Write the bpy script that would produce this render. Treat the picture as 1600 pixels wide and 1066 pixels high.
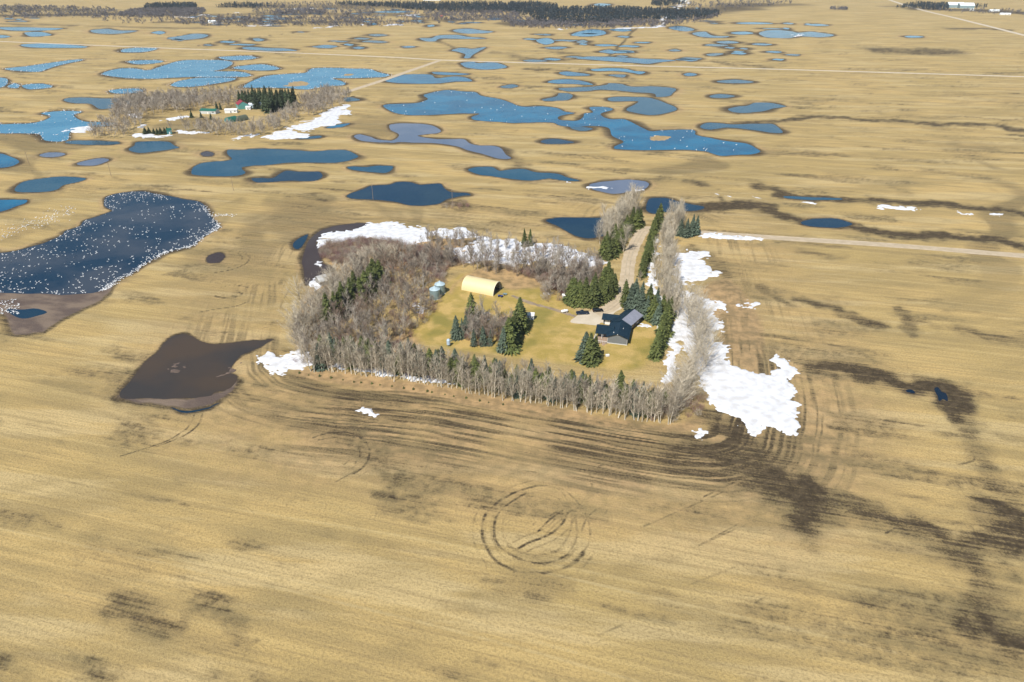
import bpy, math, random
import numpy as np
from mathutils.geometry import tessellate_polygon
from mathutils import Vector
R = math.radians
random.seed(7)
for o in list(bpy.data.objects): bpy.data.objects.remove(o)
scene = bpy.context.scene
C = scene.collection

# ------------------------------------------------------------------ camera, sky, sun, exposure
H = 140.0                                   # height of the camera above the prairie
FPX = 1100.0                                # focal length in units of a 1600 wide frame
PITCH = math.atan(603/FPX)
cam = bpy.data.objects.new('camera', bpy.data.cameras.new('camera')); C.objects.link(cam)
cam.location = (0, 0, H); cam.rotation_euler = (math.pi/2-PITCH, 0, 0)
cam.data.sensor_width = 36; cam.data.lens = FPX/1600*36
cam.data.clip_start = 1; cam.data.clip_end = 30000
scene.camera = cam
SUN_EL, SUN_AZ = R(50), R(-152)             # azimuth from +Y, clockwise: the sun stands behind the camera, to the left
sdir = Vector((math.sin(SUN_AZ)*math.cos(SUN_EL), math.cos(SUN_AZ)*math.cos(SUN_EL), math.sin(SUN_EL)))
world = bpy.data.worlds.new('World'); scene.world = world; world.use_nodes = True
wn = world.node_tree.nodes; wl = world.node_tree.links
sky = wn.new('ShaderNodeTexSky'); sky.sky_type = 'NISHITA'; sky.sun_disc = False
sky.sun_elevation = SUN_EL; sky.sun_rotation = SUN_AZ
sky.air_density = 1.0; sky.dust_density = 0.2; sky.ozone_density = 1.0
wn['Background'].inputs['Strength'].default_value = 0.09
wl.new(sky.outputs[0], wn['Background'].inputs[0])
sun = bpy.data.objects.new('sun', bpy.data.lights.new('sun', 'SUN')); C.objects.link(sun)
sun.data.energy = 4.6; sun.data.angle = R(0.5); sun.data.color = (1.0, 0.955, 0.88)
sun.rotation_euler = sdir.to_track_quat('Z', 'Y').to_euler()
sun.location = (-200, -50, 300)
vs = scene.view_settings
vs.view_transform = 'Standard'; vs.look = 'None'; vs.gamma = 1; vs.use_curve_mapping = False; vs.exposure = 0.30

# ------------------------------------------------------------------ helpers
cP, sP = math.cos(PITCH), math.sin(PITCH)
def G(x, y, z=0.0):
    """where the sight line through photo point (x, y) meets height z"""
    u = (x-800)/FPX; v = (y-533)/FPX
    t = (H-z)/(sP+v*cP)
    return (u*t, (cP-v*sP)*t)
def view(x0, y0, s): return lambda pts: [(x0+a/s, y0+b/s) for a, b in pts]
FULL = view(0, 0, 1); V1 = view(0, 0, 4); V3 = view(400, 0, 4); V4 = view(800, 0, 4); V5 = view(1200, 0, 4)
V6 = view(0, 200, 3.8075); A5 = view(580, 200, 3.636); A6 = view(280, 220, 4.444); A2 = view(750, 280, 3.8075)
A8 = view(1080, 230, 3.077); AW = view(450, 320, 4.443); ABP = view(100, 400, 3.8075); AR4 = view(1100, 540, 2.962)
AC = view(650, 680, 2.667); AF = view(450, 480, 4); AL = view(0, 520, 2.857); AS = view(620, 400, 6.663); AH = view(850, 420, 5.33)
def W(pts): return np.array([G(a, b) for a, b in pts])

def hashn(ix, iy, seed):
    h = (ix.astype(np.int64)*374761393 + iy.astype(np.int64)*668265263 + seed*2147483647) & 0xffffffff
    h = ((h ^ (h >> 13))*1274126177) & 0xffffffff
    h = h ^ (h >> 16)
    return (h & 0xffff)/65535.0
def vnoise(x, y, seed=0):
    x = np.asarray(x, float); y = np.asarray(y, float)
    ix = np.floor(x); iy = np.floor(y); fx = x-ix; fy = y-iy
    fx = fx*fx*(3-2*fx); fy = fy*fy*(3-2*fy)
    a = hashn(ix, iy, seed); b = hashn(ix+1, iy, seed); c = hashn(ix, iy+1, seed); d = hashn(ix+1, iy+1, seed)
    return (a*(1-fx)+b*fx)*(1-fy)+(c*(1-fx)+d*fx)*fy
def fbm(x, y, seed=0, o=4):
    s = 0; a = 0.5; n = 0
    for k in range(o):
        s = s+a*vnoise(x*2**k+17.3*k, y*2**k-9.1*k, seed+k); n += a; a *= 0.5
    return s/n
def smooth(e0, e1, x):
    t = np.clip((x-e0)/(e1-e0), 0, 1); return t*t*(3-2*t)
def sdf(px, py, poly):
    """signed distance, positive inside"""
    d = np.full(px.shape, 1e18); ins = np.zeros(px.shape, bool)
    n = len(poly)
    for i in range(n):
        ax, ay = poly[i]; bx, by = poly[(i+1) % n]
        ex, ey = bx-ax, by-ay
        wx, wy = px-ax, py-ay
        t = np.clip((wx*ex+wy*ey)/(ex*ex+ey*ey+1e-12), 0, 1)
        q = (wx-ex*t)**2+(wy-ey*t)**2
        d = np.minimum(d, q)
        if ay != by:
            c = ((ay > py) != (by > py)) & (px < (bx-ax)*(py-ay)/(by-ay)+ax)
            ins ^= c
    d = np.sqrt(d)
    return np.where(ins, d, -d)
def dline(px, py, pl):
    d = np.full(px.shape, 1e18)
    for i in range(len(pl)-1):
        ax, ay = pl[i]; bx, by = pl[i+1]; ex, ey = bx-ax, by-ay
        t = np.clip(((px-ax)*ex+(py-ay)*ey)/(ex*ex+ey*ey+1e-12), 0, 1)
        d = np.minimum(d, (px-ax-ex*t)**2+(py-ay-ey*t)**2)
    return np.sqrt(d)
def crom(pts, closed=True, k=6):
    P = np.asarray(pts, float); n = len(P); out = []
    rng = range(n) if closed else range(n-1)
    for i in rng:
        if closed: a, b, c, d = P[i-1], P[i], P[(i+1) % n], P[(i+2) % n]
        else: a, b, c, d = P[max(i-1, 0)], P[i], P[i+1], P[min(i+2, n-1)]
        for j in range(k):
            t = j/k
            out.append(0.5*((2*b)+(-a+c)*t+(2*a-5*b+4*c-d)*t*t+(-a+3*b-3*c+d)*t**3))
    if not closed: out.append(P[-1])
    return np.array(out)
def shore(pxpts, wob=1.0, seed=3):
    P = crom(W(pxpts), True, 7)
    s = np.clip(P[:, 1]/260, 0.7, 12)*wob
    P = P.copy()
    ox = (fbm(P[:, 0]/(7*s), P[:, 1]/(7*s), seed)-.5)*2.6*s
    oy = (fbm(P[:, 0]/(7*s), P[:, 1]/(7*s), seed+31)-.5)*2.6*s
    P[:, 0] += ox; P[:, 1] += oy
    return P

# ---- materials
MATS = {}
def new_mat(name):
    m = bpy.data.materials.new(name); m.use_nodes = True; MATS[name] = m
    return m, m.node_tree.nodes, m.node_tree.links, m.node_tree.nodes['Principled BSDF']
def mat(name, col, rough=0.7, metal=0.0, var=0.0, scale=1.0, col2=None, objvar=0.0, bump=0.0, spec=None, trans=0.0):
    if name in MATS: return MATS[name]
    m, n, l, b = new_mat(name)
    b.inputs['Roughness'].default_value = rough; b.inputs['Metallic'].default_value = metal
    if spec is not None: b.inputs['Specular IOR Level'].default_value = spec
    if trans: b.inputs['Transmission Weight'].default_value = trans
    c2 = col2 or tuple(max(0, c*(1-var)) for c in col)
    tc = n.new('ShaderNodeTexCoord'); nz = n.new('ShaderNodeTexNoise'); nz.inputs['Scale'].default_value = scale
    nz.inputs['Detail'].default_value = 4
    mx = n.new('ShaderNodeMix'); mx.data_type = 'RGBA'
    mr = n.new('ShaderNodeMapRange'); mr.inputs[1].default_value = .35; mr.inputs[2].default_value = .65
    l.new(tc.outputs['Object'], nz.inputs['Vector']); l.new(nz.outputs['Fac'], mr.inputs[0]); l.new(mr.outputs[0], mx.inputs[0])
    mx.inputs[6].default_value = (*col, 1); mx.inputs[7].default_value = (*c2, 1)
    out = mx.outputs[2]
    if objvar:
        oi = n.new('ShaderNodeObjectInfo'); hs = n.new('ShaderNodeHueSaturation')
        m2 = n.new('ShaderNodeMapRange'); m2.inputs[3].default_value = 1-objvar; m2.inputs[4].default_value = 1+objvar
        l.new(oi.outputs['Random'], m2.inputs[0]); l.new(m2.outputs[0], hs.inputs['Value']); l.new(out, hs.inputs['Color'])
        out = hs.outputs[0]
    l.new(out, b.inputs['Base Color'])
    if bump:
        bp = n.new('ShaderNodeBump'); bp.inputs['Strength'].default_value = bump; bp.inputs['Distance'].default_value = .1
        l.new(nz.outputs['Fac'], bp.inputs['Height']); l.new(bp.outputs[0], b.inputs['Normal'])
    return m

# ---- object helpers
def mesh_from(name, verts, faces, mats, midx=None, smooth_=False):
    me = bpy.data.meshes.new(name)
    verts = np.asarray(verts, np.float32)
    if isinstance(faces, np.ndarray):
        n, k = faces.shape
        me.vertices.add(len(verts)); me.vertices.foreach_set('co', verts.ravel())
        me.loops.add(n*k); me.loops.foreach_set('vertex_index', faces.astype(np.int32).ravel())
        me.polygons.add(n); me.polygons.foreach_set('loop_start', np.arange(0, n*k, k, dtype=np.int32))
        me.polygons.foreach_set('loop_total', np.full(n, k, np.int32))
        me.update(calc_edges=True)
    else:
        me.from_pydata([tuple(map(float, v)) for v in verts], [], [tuple(f) for f in faces]); me.update()
    for m in (mats if isinstance(mats, (list, tuple)) else [mats]): me.materials.append(m)
    if midx is not None: me.polygons.foreach_set('material_index', np.asarray(midx, np.int32))
    if smooth_: me.polygons.foreach_set('use_smooth', np.ones(len(me.polygons), bool))
    return me
def link(name, me, parent=None, kind=None, loc=None):
    o = bpy.data.objects.new(name, me); C.objects.link(o)
    if parent is not None: o.parent = parent
    if kind: o['kind'] = kind
    if loc is not None: o.location = loc
    return o
def thing(name, label, cat, loc=(0, 0, 0), rz=0, group=None, scale=1.0, data=None):
    o = bpy.data.objects.new(name, data); C.objects.link(o)
    o.location = loc; o.rotation_euler = (0, 0, rz); o.scale = (scale,)*3 if not isinstance(scale, tuple) else scale
    o['label'] = label; o['category'] = cat
    if group: o['group'] = group
    return o
def copy_tree(root, loc, rz, scale, label=None, group=None, meshes=None):
    r = root.copy(); C.objects.link(r); r.location = loc; r.rotation_euler = (0, 0, rz)
    r.scale = (scale,)*3 if not isinstance(scale, tuple) else scale
    if label: r['label'] = label
    if group: r['group'] = group
    for i, ch in enumerate(list(root.children)):
        c = ch.copy(); C.objects.link(c); c.parent = r
        if meshes: c.data = meshes[i]
        for g in ch.children:
            d = g.copy(); C.objects.link(d); d.parent = c
    return r
class MB:
    def __init__(s): s.v = []; s.f = []; s.mi = []
    def add(s, vs_, fs, m=0):
        b = len(s.v); s.v += [tuple(v) for v in vs_]
        for f in fs: s.f.append(tuple(i+b for i in f)); s.mi.append(m)
        return s
    def box(s, x0, x1, y0, y1, z0, z1, m=0):
        return s.add([(x0, y0, z0), (x1, y0, z0), (x1, y1, z0), (x0, y1, z0), (x0, y0, z1), (x1, y0, z1), (x1, y1, z1), (x0, y1, z1)],
              [(0, 3, 2, 1), (4, 5, 6, 7), (0, 1, 5, 4), (1, 2, 6, 5), (2, 3, 7, 6), (3, 0, 4, 7)], m)
    def cyl(s, x, y, z0, z1, r, n=16, r2=None, m=0, axis='z', cap=True):
        r2 = r if r2 is None else r2; vs_ = []
        for zz, rr in ((z0, r), (z1, r2)):
            for i in range(n):
                a = 2*math.pi*i/n; c, d = rr*math.cos(a), rr*math.sin(a)
                vs_.append((x+c, y+d, zz) if axis == 'z' else ((zz, x+c, y+d) if axis == 'x' else (x+c, zz, y+d)))
        fs = [(i, (i+1) % n, n+(i+1) % n, n+i) for i in range(n)]
        if cap: fs += [tuple(range(n-1, -1, -1)), tuple(range(n, 2*n))]
        return s.add(vs_, fs, m)
    def prism(s, prof, x0, x1, axis='x', m=0):
        """profile (a, z) extruded along an axis"""
        n = len(prof)
        if axis == 'x': vs_ = [(x0, a, z) for a, z in prof]+[(x1, a, z) for a, z in prof]
        else: vs_ = [(a, x0, z) for a, z in prof]+[(a, x1, z) for a, z in prof]
        return s.add(vs_, [tuple(range(n)), tuple(range(2*n-1, n-1, -1))]+[(i, n+i, n+(i+1) % n, (i+1) % n) for i in range(n)], m)
    def mesh(s, name, mats, sm=False): return mesh_from(name, s.v, s.f, mats, s.mi, sm)
    def build(s, name, mats, parent=None, sm=False, **kw): return link(name, s.mesh(name, mats, sm), parent, **kw)

# ------------------------------------------------------------------ traced layout of the place
# ponds: (name of colour, outline, shore wobble)
PONDS = [
 ('lake', V6([(-60,748),(0,745),(130,725),(250,690),(370,640),(400,612),(480,585),(505,550),(590,520),(655,500),(670,487),(625,465),(625,430),(645,405),(700,390),(800,380),(900,385),(1000,402),(1100,425),(1180,440),(1225,470),(1250,515),(1295,560),(1310,590),(1260,625),(1200,665),(1140,700),(1050,722),(960,755),(880,800),(800,855),(700,905),(640,945),(610,968),(520,985),(350,992),(200,985),(0,985),(-60,985)])),
 ('mid', V6([(80,365),(110,340),(180,312),(280,297),(400,290),(480,295),(500,305),(440,325),(370,345),(330,370),(240,382),(130,385),(85,380)])),
 ('blue', V6([(-60,430),(80,430),(150,432),(140,450),(80,470),(30,490),(-60,500)])),
 ('blue', V6([(-60,150),(0,152),(40,160),(100,185),(110,205),(60,230),(0,240),(-60,240)])),
 ('shallow', V6([(230,160),(280,148),(340,147),(385,158),(340,172),(270,176),(235,170)])),
 ('shallow', V6([(450,215),(500,198),(560,182),(610,180),(640,192),(600,212),(550,222),(480,225)])),
 ('mid', V6([(775,125),(810,105),(820,85),(880,80),(950,80),(1000,85),(1040,108),(1065,120),(1000,130),(930,140),(850,148),(800,140)])),
 ('mud', V6([(1240,765),(1270,745),(1310,742),(1335,768),(1310,795),(1260,800),(1240,790)])),
 ('mud', V6([(1195,152),(1230,140),(1275,150),(1260,168),(1210,168)])),
 ('deep', V6([(40,1085),(100,1078),(200,1080),(270,1100),(200,1125),(110,1128)])),
 ('mid', A6([(85,222),(110,180),(160,155),(240,145),(340,140),(375,125),(345,95),(345,68),(370,62),(420,65),(600,55),(780,65),(940,75),(1040,65),(1130,60),(1190,75),(1240,105),(1240,120),(1180,135),(1060,152),(880,152),(740,155),(600,172),(450,180),(430,195),(448,225),(400,245),(250,248),(110,240)])),
 ('deep', A6([(500,265),(560,258),(640,258),(690,230),(740,208),(800,212),(860,212),(930,212),(980,215),(1005,245),(960,272),(860,278),(760,278),(640,285),(540,290)])),
 ('mid', A6([(1165,185),(1220,178),(1300,180),(1380,172),(1450,175),(1485,185),(1455,215),(1400,222),(1300,212),(1200,200)])),
 ('deep', A5([(-135,385),(-60,350),(0,330),(110,320),(150,305),(220,305),(270,322),(380,318),(410,345),(440,362),(500,368),(545,370),(560,380),(500,388),(440,402),(380,430),(300,440),(230,438),(130,415),(0,408),(-90,405)])),
 ('shallow', V3([(600,850),(640,840),(700,855),(760,875),(860,880),(900,845),(840,810),(835,785),(900,775),(1010,772),(1090,785),(1150,815),(1130,830),(1040,840),(1010,850),(1110,868),(1230,870),(1310,872),(1350,895),(1400,908),(1490,915),(1530,930),(1560,965),(1590,990),(1500,990),(1400,955),(1300,930),(1200,905),(1060,892),(900,892),(860,895),(740,890),(650,880),(610,865)])),
 ('mid', A5([(545,240),(580,225),(640,222),(700,225),(740,243),(790,235),(860,232),(920,250),(1000,258),(1060,262),(1110,280),(1180,300),(1100,300),(1000,290),(900,300),(830,292),(720,278),(600,265)])),
 ('shallow', A5([(1240,320),(1330,305),(1440,295),(1540,300),(1580,315),(1560,345),(1480,360),(1380,375),(1300,362),(1250,345)])),
 ('deep', A2([(385,250),(430,235),(500,225),(600,228),(690,230),(760,235),(760,320),(700,345),(640,350),(560,330),(480,290)])),
 ('deep', A2([(980,180),(1000,120),(1060,110),(1120,115),(1180,130),(1240,145),(1330,165),(1300,185),(1200,190),(1100,195),(1020,205)])),
 ('deep', A8([(530,365),(570,350),(640,345),(700,345),(770,368),(720,385),(640,388),(560,380)])),
 ('mid', A8([(450,235),(600,240),(710,245),(700,252),(560,252),(460,245)])),
 ('brown', ABP([(330,810),(380,750),(450,670),(500,620),(560,570),(590,520),(640,480),(700,470),(760,480),(830,510),(940,522),(1080,510),(1180,505),(1245,498),(1190,530),(1120,570),(1050,600),(1010,640),(990,690),(1030,720),(1010,770),(960,795),(900,810),(870,830),(750,850),(620,850),(480,845),(380,850),(335,845)])),
 ('deep', ABP([(640,902),(740,918),(840,902),(930,868),(880,895),(800,920),(740,928),(680,918)])),
 ('blue', V3([(800,505),(850,485),(920,468),(1000,465),(1100,470),(1130,490),(1240,480),(1310,485),(1345,505),(1240,512),(1170,520),(1080,525),(900,520)])),
 ('pale', V3([(0,500),(60,475),(150,465),(230,460),(320,455),(360,430),(470,425),(600,428),(700,435),(750,455),(830,470),(780,485),(600,488),(480,490),(540,510),(550,530),(420,545),(330,560),(200,550),(60,548),(-60,545),(-50,530)])),
 ('pale', V1([(640,460),(740,430),(850,428),(930,440),(1000,420),(1060,400),(1150,378),(1300,375),(1420,380),(1450,400),(1400,430),(1330,445),(1480,448),(1560,465),(1540,480),(1400,480),(1200,482),(1000,492),(850,490),(700,478)])),
 ('pale', V1([(1070,530),(1140,505),(1250,488),(1400,485),(1470,492),(1400,515),(1250,540),(1120,545)])),
 ('pale', V1([(790,385),(860,378),(960,376),(1020,385),(960,398),(850,400)])),
 ('pale', V1([(1360,360),(1450,352),(1540,350),(1585,362),(1520,375),(1420,375)])),
 ('pale', V3([(-150,425),(-60,408),(40,402),(120,415),(155,430),(80,440),(-60,438)])),
 ('pale', V1([(690,570),(750,558),(840,555),(890,568),(840,582),(740,585)])),
 ('mid', V1([(400,630),(440,612),(560,610),(700,618),(860,632),(880,645),(760,665),(640,680),(580,650),(480,645)])),
 ('pale', V1([(250,710),(400,695),(500,700),(460,720),(520,760),(700,770),(660,790),(500,800),(440,830),(420,880),(280,880),(240,840),(180,835),(0,835),(-60,830),(-60,780),(0,778),(200,770),(320,730)])),
 ('mid', V1([(430,885),(560,878),(720,885),(740,900),(560,905),(450,900)])),
 ('pale', V1([(50,430),(160,415),(280,400),(440,375),(520,375),(400,400),(310,430),(250,450),(130,445)])),
 ('pale', V1([(130,535),(250,525),(310,545),(180,560)])), ('pale', V1([(-40,490),(40,495),(30,540),(-40,550)])),
 ('pale', V1([(-40,175),(120,170),(300,175),(400,180),(300,190),(100,190)])), ('pale', V1([(150,205),(260,200),(320,220),(200,228)])),
 ('blue', V1([(560,190),(660,180),(740,190),(860,195),(740,210),(600,208)])), ('pale', V1([(950,205),(1000,196),(1040,205),(1000,215)])),
 ('blue', V1([(1030,240),(1130,225),(1220,210),(1300,220),(1250,240),(1120,250)])), ('pale', V1([(760,310),(860,300),(980,305),(900,325),(760,328)])),
 ('pale', V1([(130,280),(300,272),(520,290),(480,300),(200,296)])),
 ('pale', V1([(-40,225),(20,220),(60,232),(-40,240)])), ('pale', V1([(60,540),(100,520),(130,530),(120,550)])),
 ('blue', V3([(1240,190),(1320,180),(1400,190),(1480,198),(1400,210),(1300,210)])),
 ('blue', V3([(1020,240),(1100,238),(1140,222),(1250,218),(1330,230),(1450,240),(1300,243),(1160,240),(1120,258),(1060,258)])),
 ('blue', V3([(1220,315),(1280,300),(1360,305),(1440,295),(1400,320),(1360,345),(1340,362),(1300,362),(1310,340),(1260,325)])),
 ('blue', V3([(1280,395),(1360,387),(1400,395),(1500,392),(1560,420),(1480,435),(1420,435),(1330,425),(1290,410)])),
 ('blue', V3([(-90,300),(-40,294),(60,300),(180,305),(260,318),(150,320),(-40,313)])), ('blue', V3([(380,290),(440,282),(510,290),(470,302),(400,300)])),
 ('blue', V3([(600,300),(640,292),(690,300),(640,308)])), ('blue', V3([(920,292),(970,286),(1010,293),(960,298)])),
 ('blue', V3([(-30,245),(20,240),(60,250),(10,260)])), ('blue', V3([(40,115),(140,110),(220,120),(120,126)])), ('pale', V3([(700,148),(730,142),(745,152),(710,156)])),
 ('pale', V3([(1080,160),(1110,155),(1120,163),(1090,168)])), ('blue', V3([(1440,115),(1520,110),(1530,122),(1460,124)])),
 ('pale', V3([(720,75),(860,68),(1000,72),(860,80)])), ('mid', V3([(700,218),(760,214),(830,222),(760,228)])),
 ('blue', V4([(-795,660),(-720,652),(-640,648),(-570,642),(-525,620),(-545,595),(-480,575),(-400,565),(-300,575),(-230,578),(-190,600),(-100,615),(-20,640),(60,668),(200,665),(280,675),(330,700),(385,710),(300,725),(290,745),(330,755),(400,757),(440,735),(450,712),(500,705),(480,675),(540,670),(620,675),(640,688),(560,710),(560,725),(620,745),(700,748),(760,770),(820,800),(880,820),(960,815),(1140,815),(1160,845),(1260,865),(1400,890),(1490,905),(1560,945),(1500,965),(1380,972),(1300,970),(1200,945),(1000,938),(700,938),(650,920),(700,890),(640,850),(610,800),(500,790),(380,797),(300,785),(250,765),(100,768),(0,768),(-100,762),(-220,755),(-250,735),(-200,715),(-280,712),(-400,715),(-600,722),(-720,710),(-780,680)])),
 ('mid', V4([(600,620),(640,608),(760,608),(860,612),(950,640),(1020,675),(1010,695),(900,720),(820,715),(720,690),(770,655),(790,635),(720,635),(620,635)])),
 ('mid', V4([(290,555),(340,548),(460,545),(590,530),(610,520),(680,525),(740,540),(880,540),(1000,550),(1030,560),(1010,580),(980,600),(900,605),(880,585),(760,575),(560,560),(440,572),(330,568)])),
 ('blue', V4([(220,512),(290,498),(400,500),(480,520),(490,530),(350,525),(240,520)])), ('blue', V4([(290,455),(360,448),(460,460),(490,470),(400,475),(330,470)])),
 ('pale', V4([(500,435),(600,428),(700,432),(760,445),(840,452),(800,465),(740,455),(640,445),(520,445)])), ('mid', V4([(190,622),(280,605),(300,585),(350,585),(380,600),(350,625),(280,632),(210,632)])),
 ('blue', V4([(400,365),(480,355),(640,358),(780,365),(900,370),(1020,380),(900,390),(840,398),(740,392),(560,380)])),
 ('pale', V4([(380,215),(440,195),(520,185),(590,195),(600,215),(500,228),(400,225)])), ('pale', V4([(150,250),(230,240),(275,262),(230,280),(180,272)])),
 ('blue', V4([(540,322),(600,310),(640,325),(620,335),(570,330)])), ('pale', V4([(650,320),(720,315),(770,322),(700,330)])),
 ('blue', V4([(980,175),(1050,165),(1140,185),(1080,198)])), ('blue', V4([(1120,210),(1200,200),(1260,225),(1360,228),(1300,238),(1180,232)])),
 ('blue', V5([(-60,205),(-10,190),(60,188),(140,195),(190,205),(260,198),(340,208),(415,222),(330,232),(220,228),(190,225),(130,238),(0,235),(-50,220)])),
 ('pale', V5([(230,155),(300,150),(370,158),(300,162)])), ('pale', V5([(870,228),(920,224),(980,232),(900,236)])),
 ('mid', V4([(1360,680),(1420,665),(1480,660),(1530,642),(1620,645),(1720,665),(1700,673),(1620,680),(1560,695),(1480,705),(1400,700)])),
 ('mid', V4([(1170,795),(1200,768),(1280,770),(1380,780),(1500,775),(1620,775),(1690,825),(1620,830),(1500,812),(1350,800),(1230,810)])),
 ('deep', V4([(170,885),(230,870),(300,872),(380,888),(300,900),(220,900)])), ('mid', V4([(1290,510),(1380,498),(1500,510),(1460,520),(1340,520)])),
 ('mid', V4([(1230,600),(1300,588),(1380,600),(1320,612),(1250,610)])), ('blue', V4([(1070,465),(1120,458),(1165,468),(1110,478)])),
 ('mid', V4([(390,262),(440,250),(490,262),(440,272)])), ('mid', V4([(1220,340),(1300,332),(1340,338),(1260,350)])),
 ('mid', V4([(970,315),(1010,308),(1050,318),(1000,322)])), ('mid', V4([(600,470),(700,468),(690,485),(640,480)])),
 ('blue', V4([(1280,262),(1350,256),(1410,266),(1340,272)])), ('blue', V4([(200,300),(270,292),(340,298),(280,308)])), ('pale', V4([(500,280),(600,278),(660,286),(560,290)])),
 ('blue', V4([(190,145),(230,130),(240,145),(200,155)])), ('mid', V4([(-80,545),(0,528),(35,540),(-10,552)])),
 ('pale', V4([(600,185),(680,182),(740,190),(680,198)])), ('pale', V4([(1360,205),(1440,198),(1500,208),(1420,216)])), ('pale', V4([(520,30),(560,22),(620,30),(560,42)])),
 ('pale', V4([(1400,145),(1500,140),(1640,148),(1500,152)])), ('mid', V4([(60,380),(120,373),(210,382),(120,389)])), ('mid', V4([(360,800),(440,795),(500,805),(430,820)])),
 ('blue', V3([(1100,450),(1240,455),(1340,462),(1250,468),(1130,465)])), ('mid', V3([(550,615),(600,612),(650,625),(600,635),(560,635)])),
 ('blue', V3([(430,795),(520,775),(590,770),(540,790),(460,800)])), ('mid', V3([(280,865),(380,848),(405,858),(330,868)])),
 ('navy', AR4([(1068,200),(1085,193),(1098,212),(1122,222),(1130,255),(1108,247),(1088,255),(1080,230)])), ('navy', AR4([(935,210),(965,208),(978,222),(945,220)])),
 ('deep', AW([(30,270),(60,240),(110,215),(150,205),(130,240),(90,290),(60,310),(35,300)])),
 ('mud', AW([(90,380),(140,260),(220,190),(330,150),(440,130),(560,130),(500,165),(350,190),(240,230),(195,270),(240,330),(240,400),(300,440),(280,480),(200,520),(130,560),(110,540),(100,450)])),
 ('deep', AW([(540,260),(570,250),(590,270),(575,300),(550,290)])), ('deep', AW([(900,330),(940,300),(950,340),(920,370)])),
]
_r = random.Random(3)
for (x0, x1, y0, y1, n_) in ((0, 60, 24, 34, 6), (300, 480, 22, 42, 16), (480, 760, 14, 38, 20), (800, 1120, 8, 40, 22), (820, 1250, 44, 96, 26), (1200, 1330, 36, 62, 6), (190, 660, 50, 74, 10)):
    for _ in range(n_):
        x = _r.uniform(x0, x1); y = _r.uniform(y0, y1); w_ = _r.uniform(4, 15)*(.6+y/80); h_ = _r.uniform(.5, 1.2)*(.5+y/60)
        PONDS.append((_r.choice(('blue', 'mid', 'pale')), [(x-w_, y+_r.uniform(-.3, .3)), (x-w_*.4, y-h_), (x+w_*.3, y-h_*.7), (x+w_, y+_r.uniform(-.4, .4)), (x+w_*.4, y+h_), (x-w_*.3, y+h_*.6)]))
ISLETS = [V4([(860,865),(900,850),(960,850),(985,865),(940,880),(880,880)]), V3([(190,530),(240,512),(310,510),(325,530),(270,540),(210,540)]),
          V3([(540,468),(600,462),(620,470),(570,474)]), ABP([(640,665),(665,648),(700,650),(712,670),(690,690),(650,688)]), ABP([(890,718),(930,700),(1000,662),(1025,632),(1035,640),(990,690),(940,712)])]
MUDS = [V6([(-60,975),(200,978),(400,985),(560,975),(650,935),(700,905),(640,985),(560,1045),(430,1110),(330,1165),(250,1215),(120,1230),(60,1220),(20,1120),(-60,1080)]),
        ABP([(330,830),(480,848),(620,850),(750,850),(870,828),(960,795),(1030,740),(1010,790),(930,850),(860,890),(740,908),(640,895),(540,880),(440,870),(360,858)])]
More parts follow.
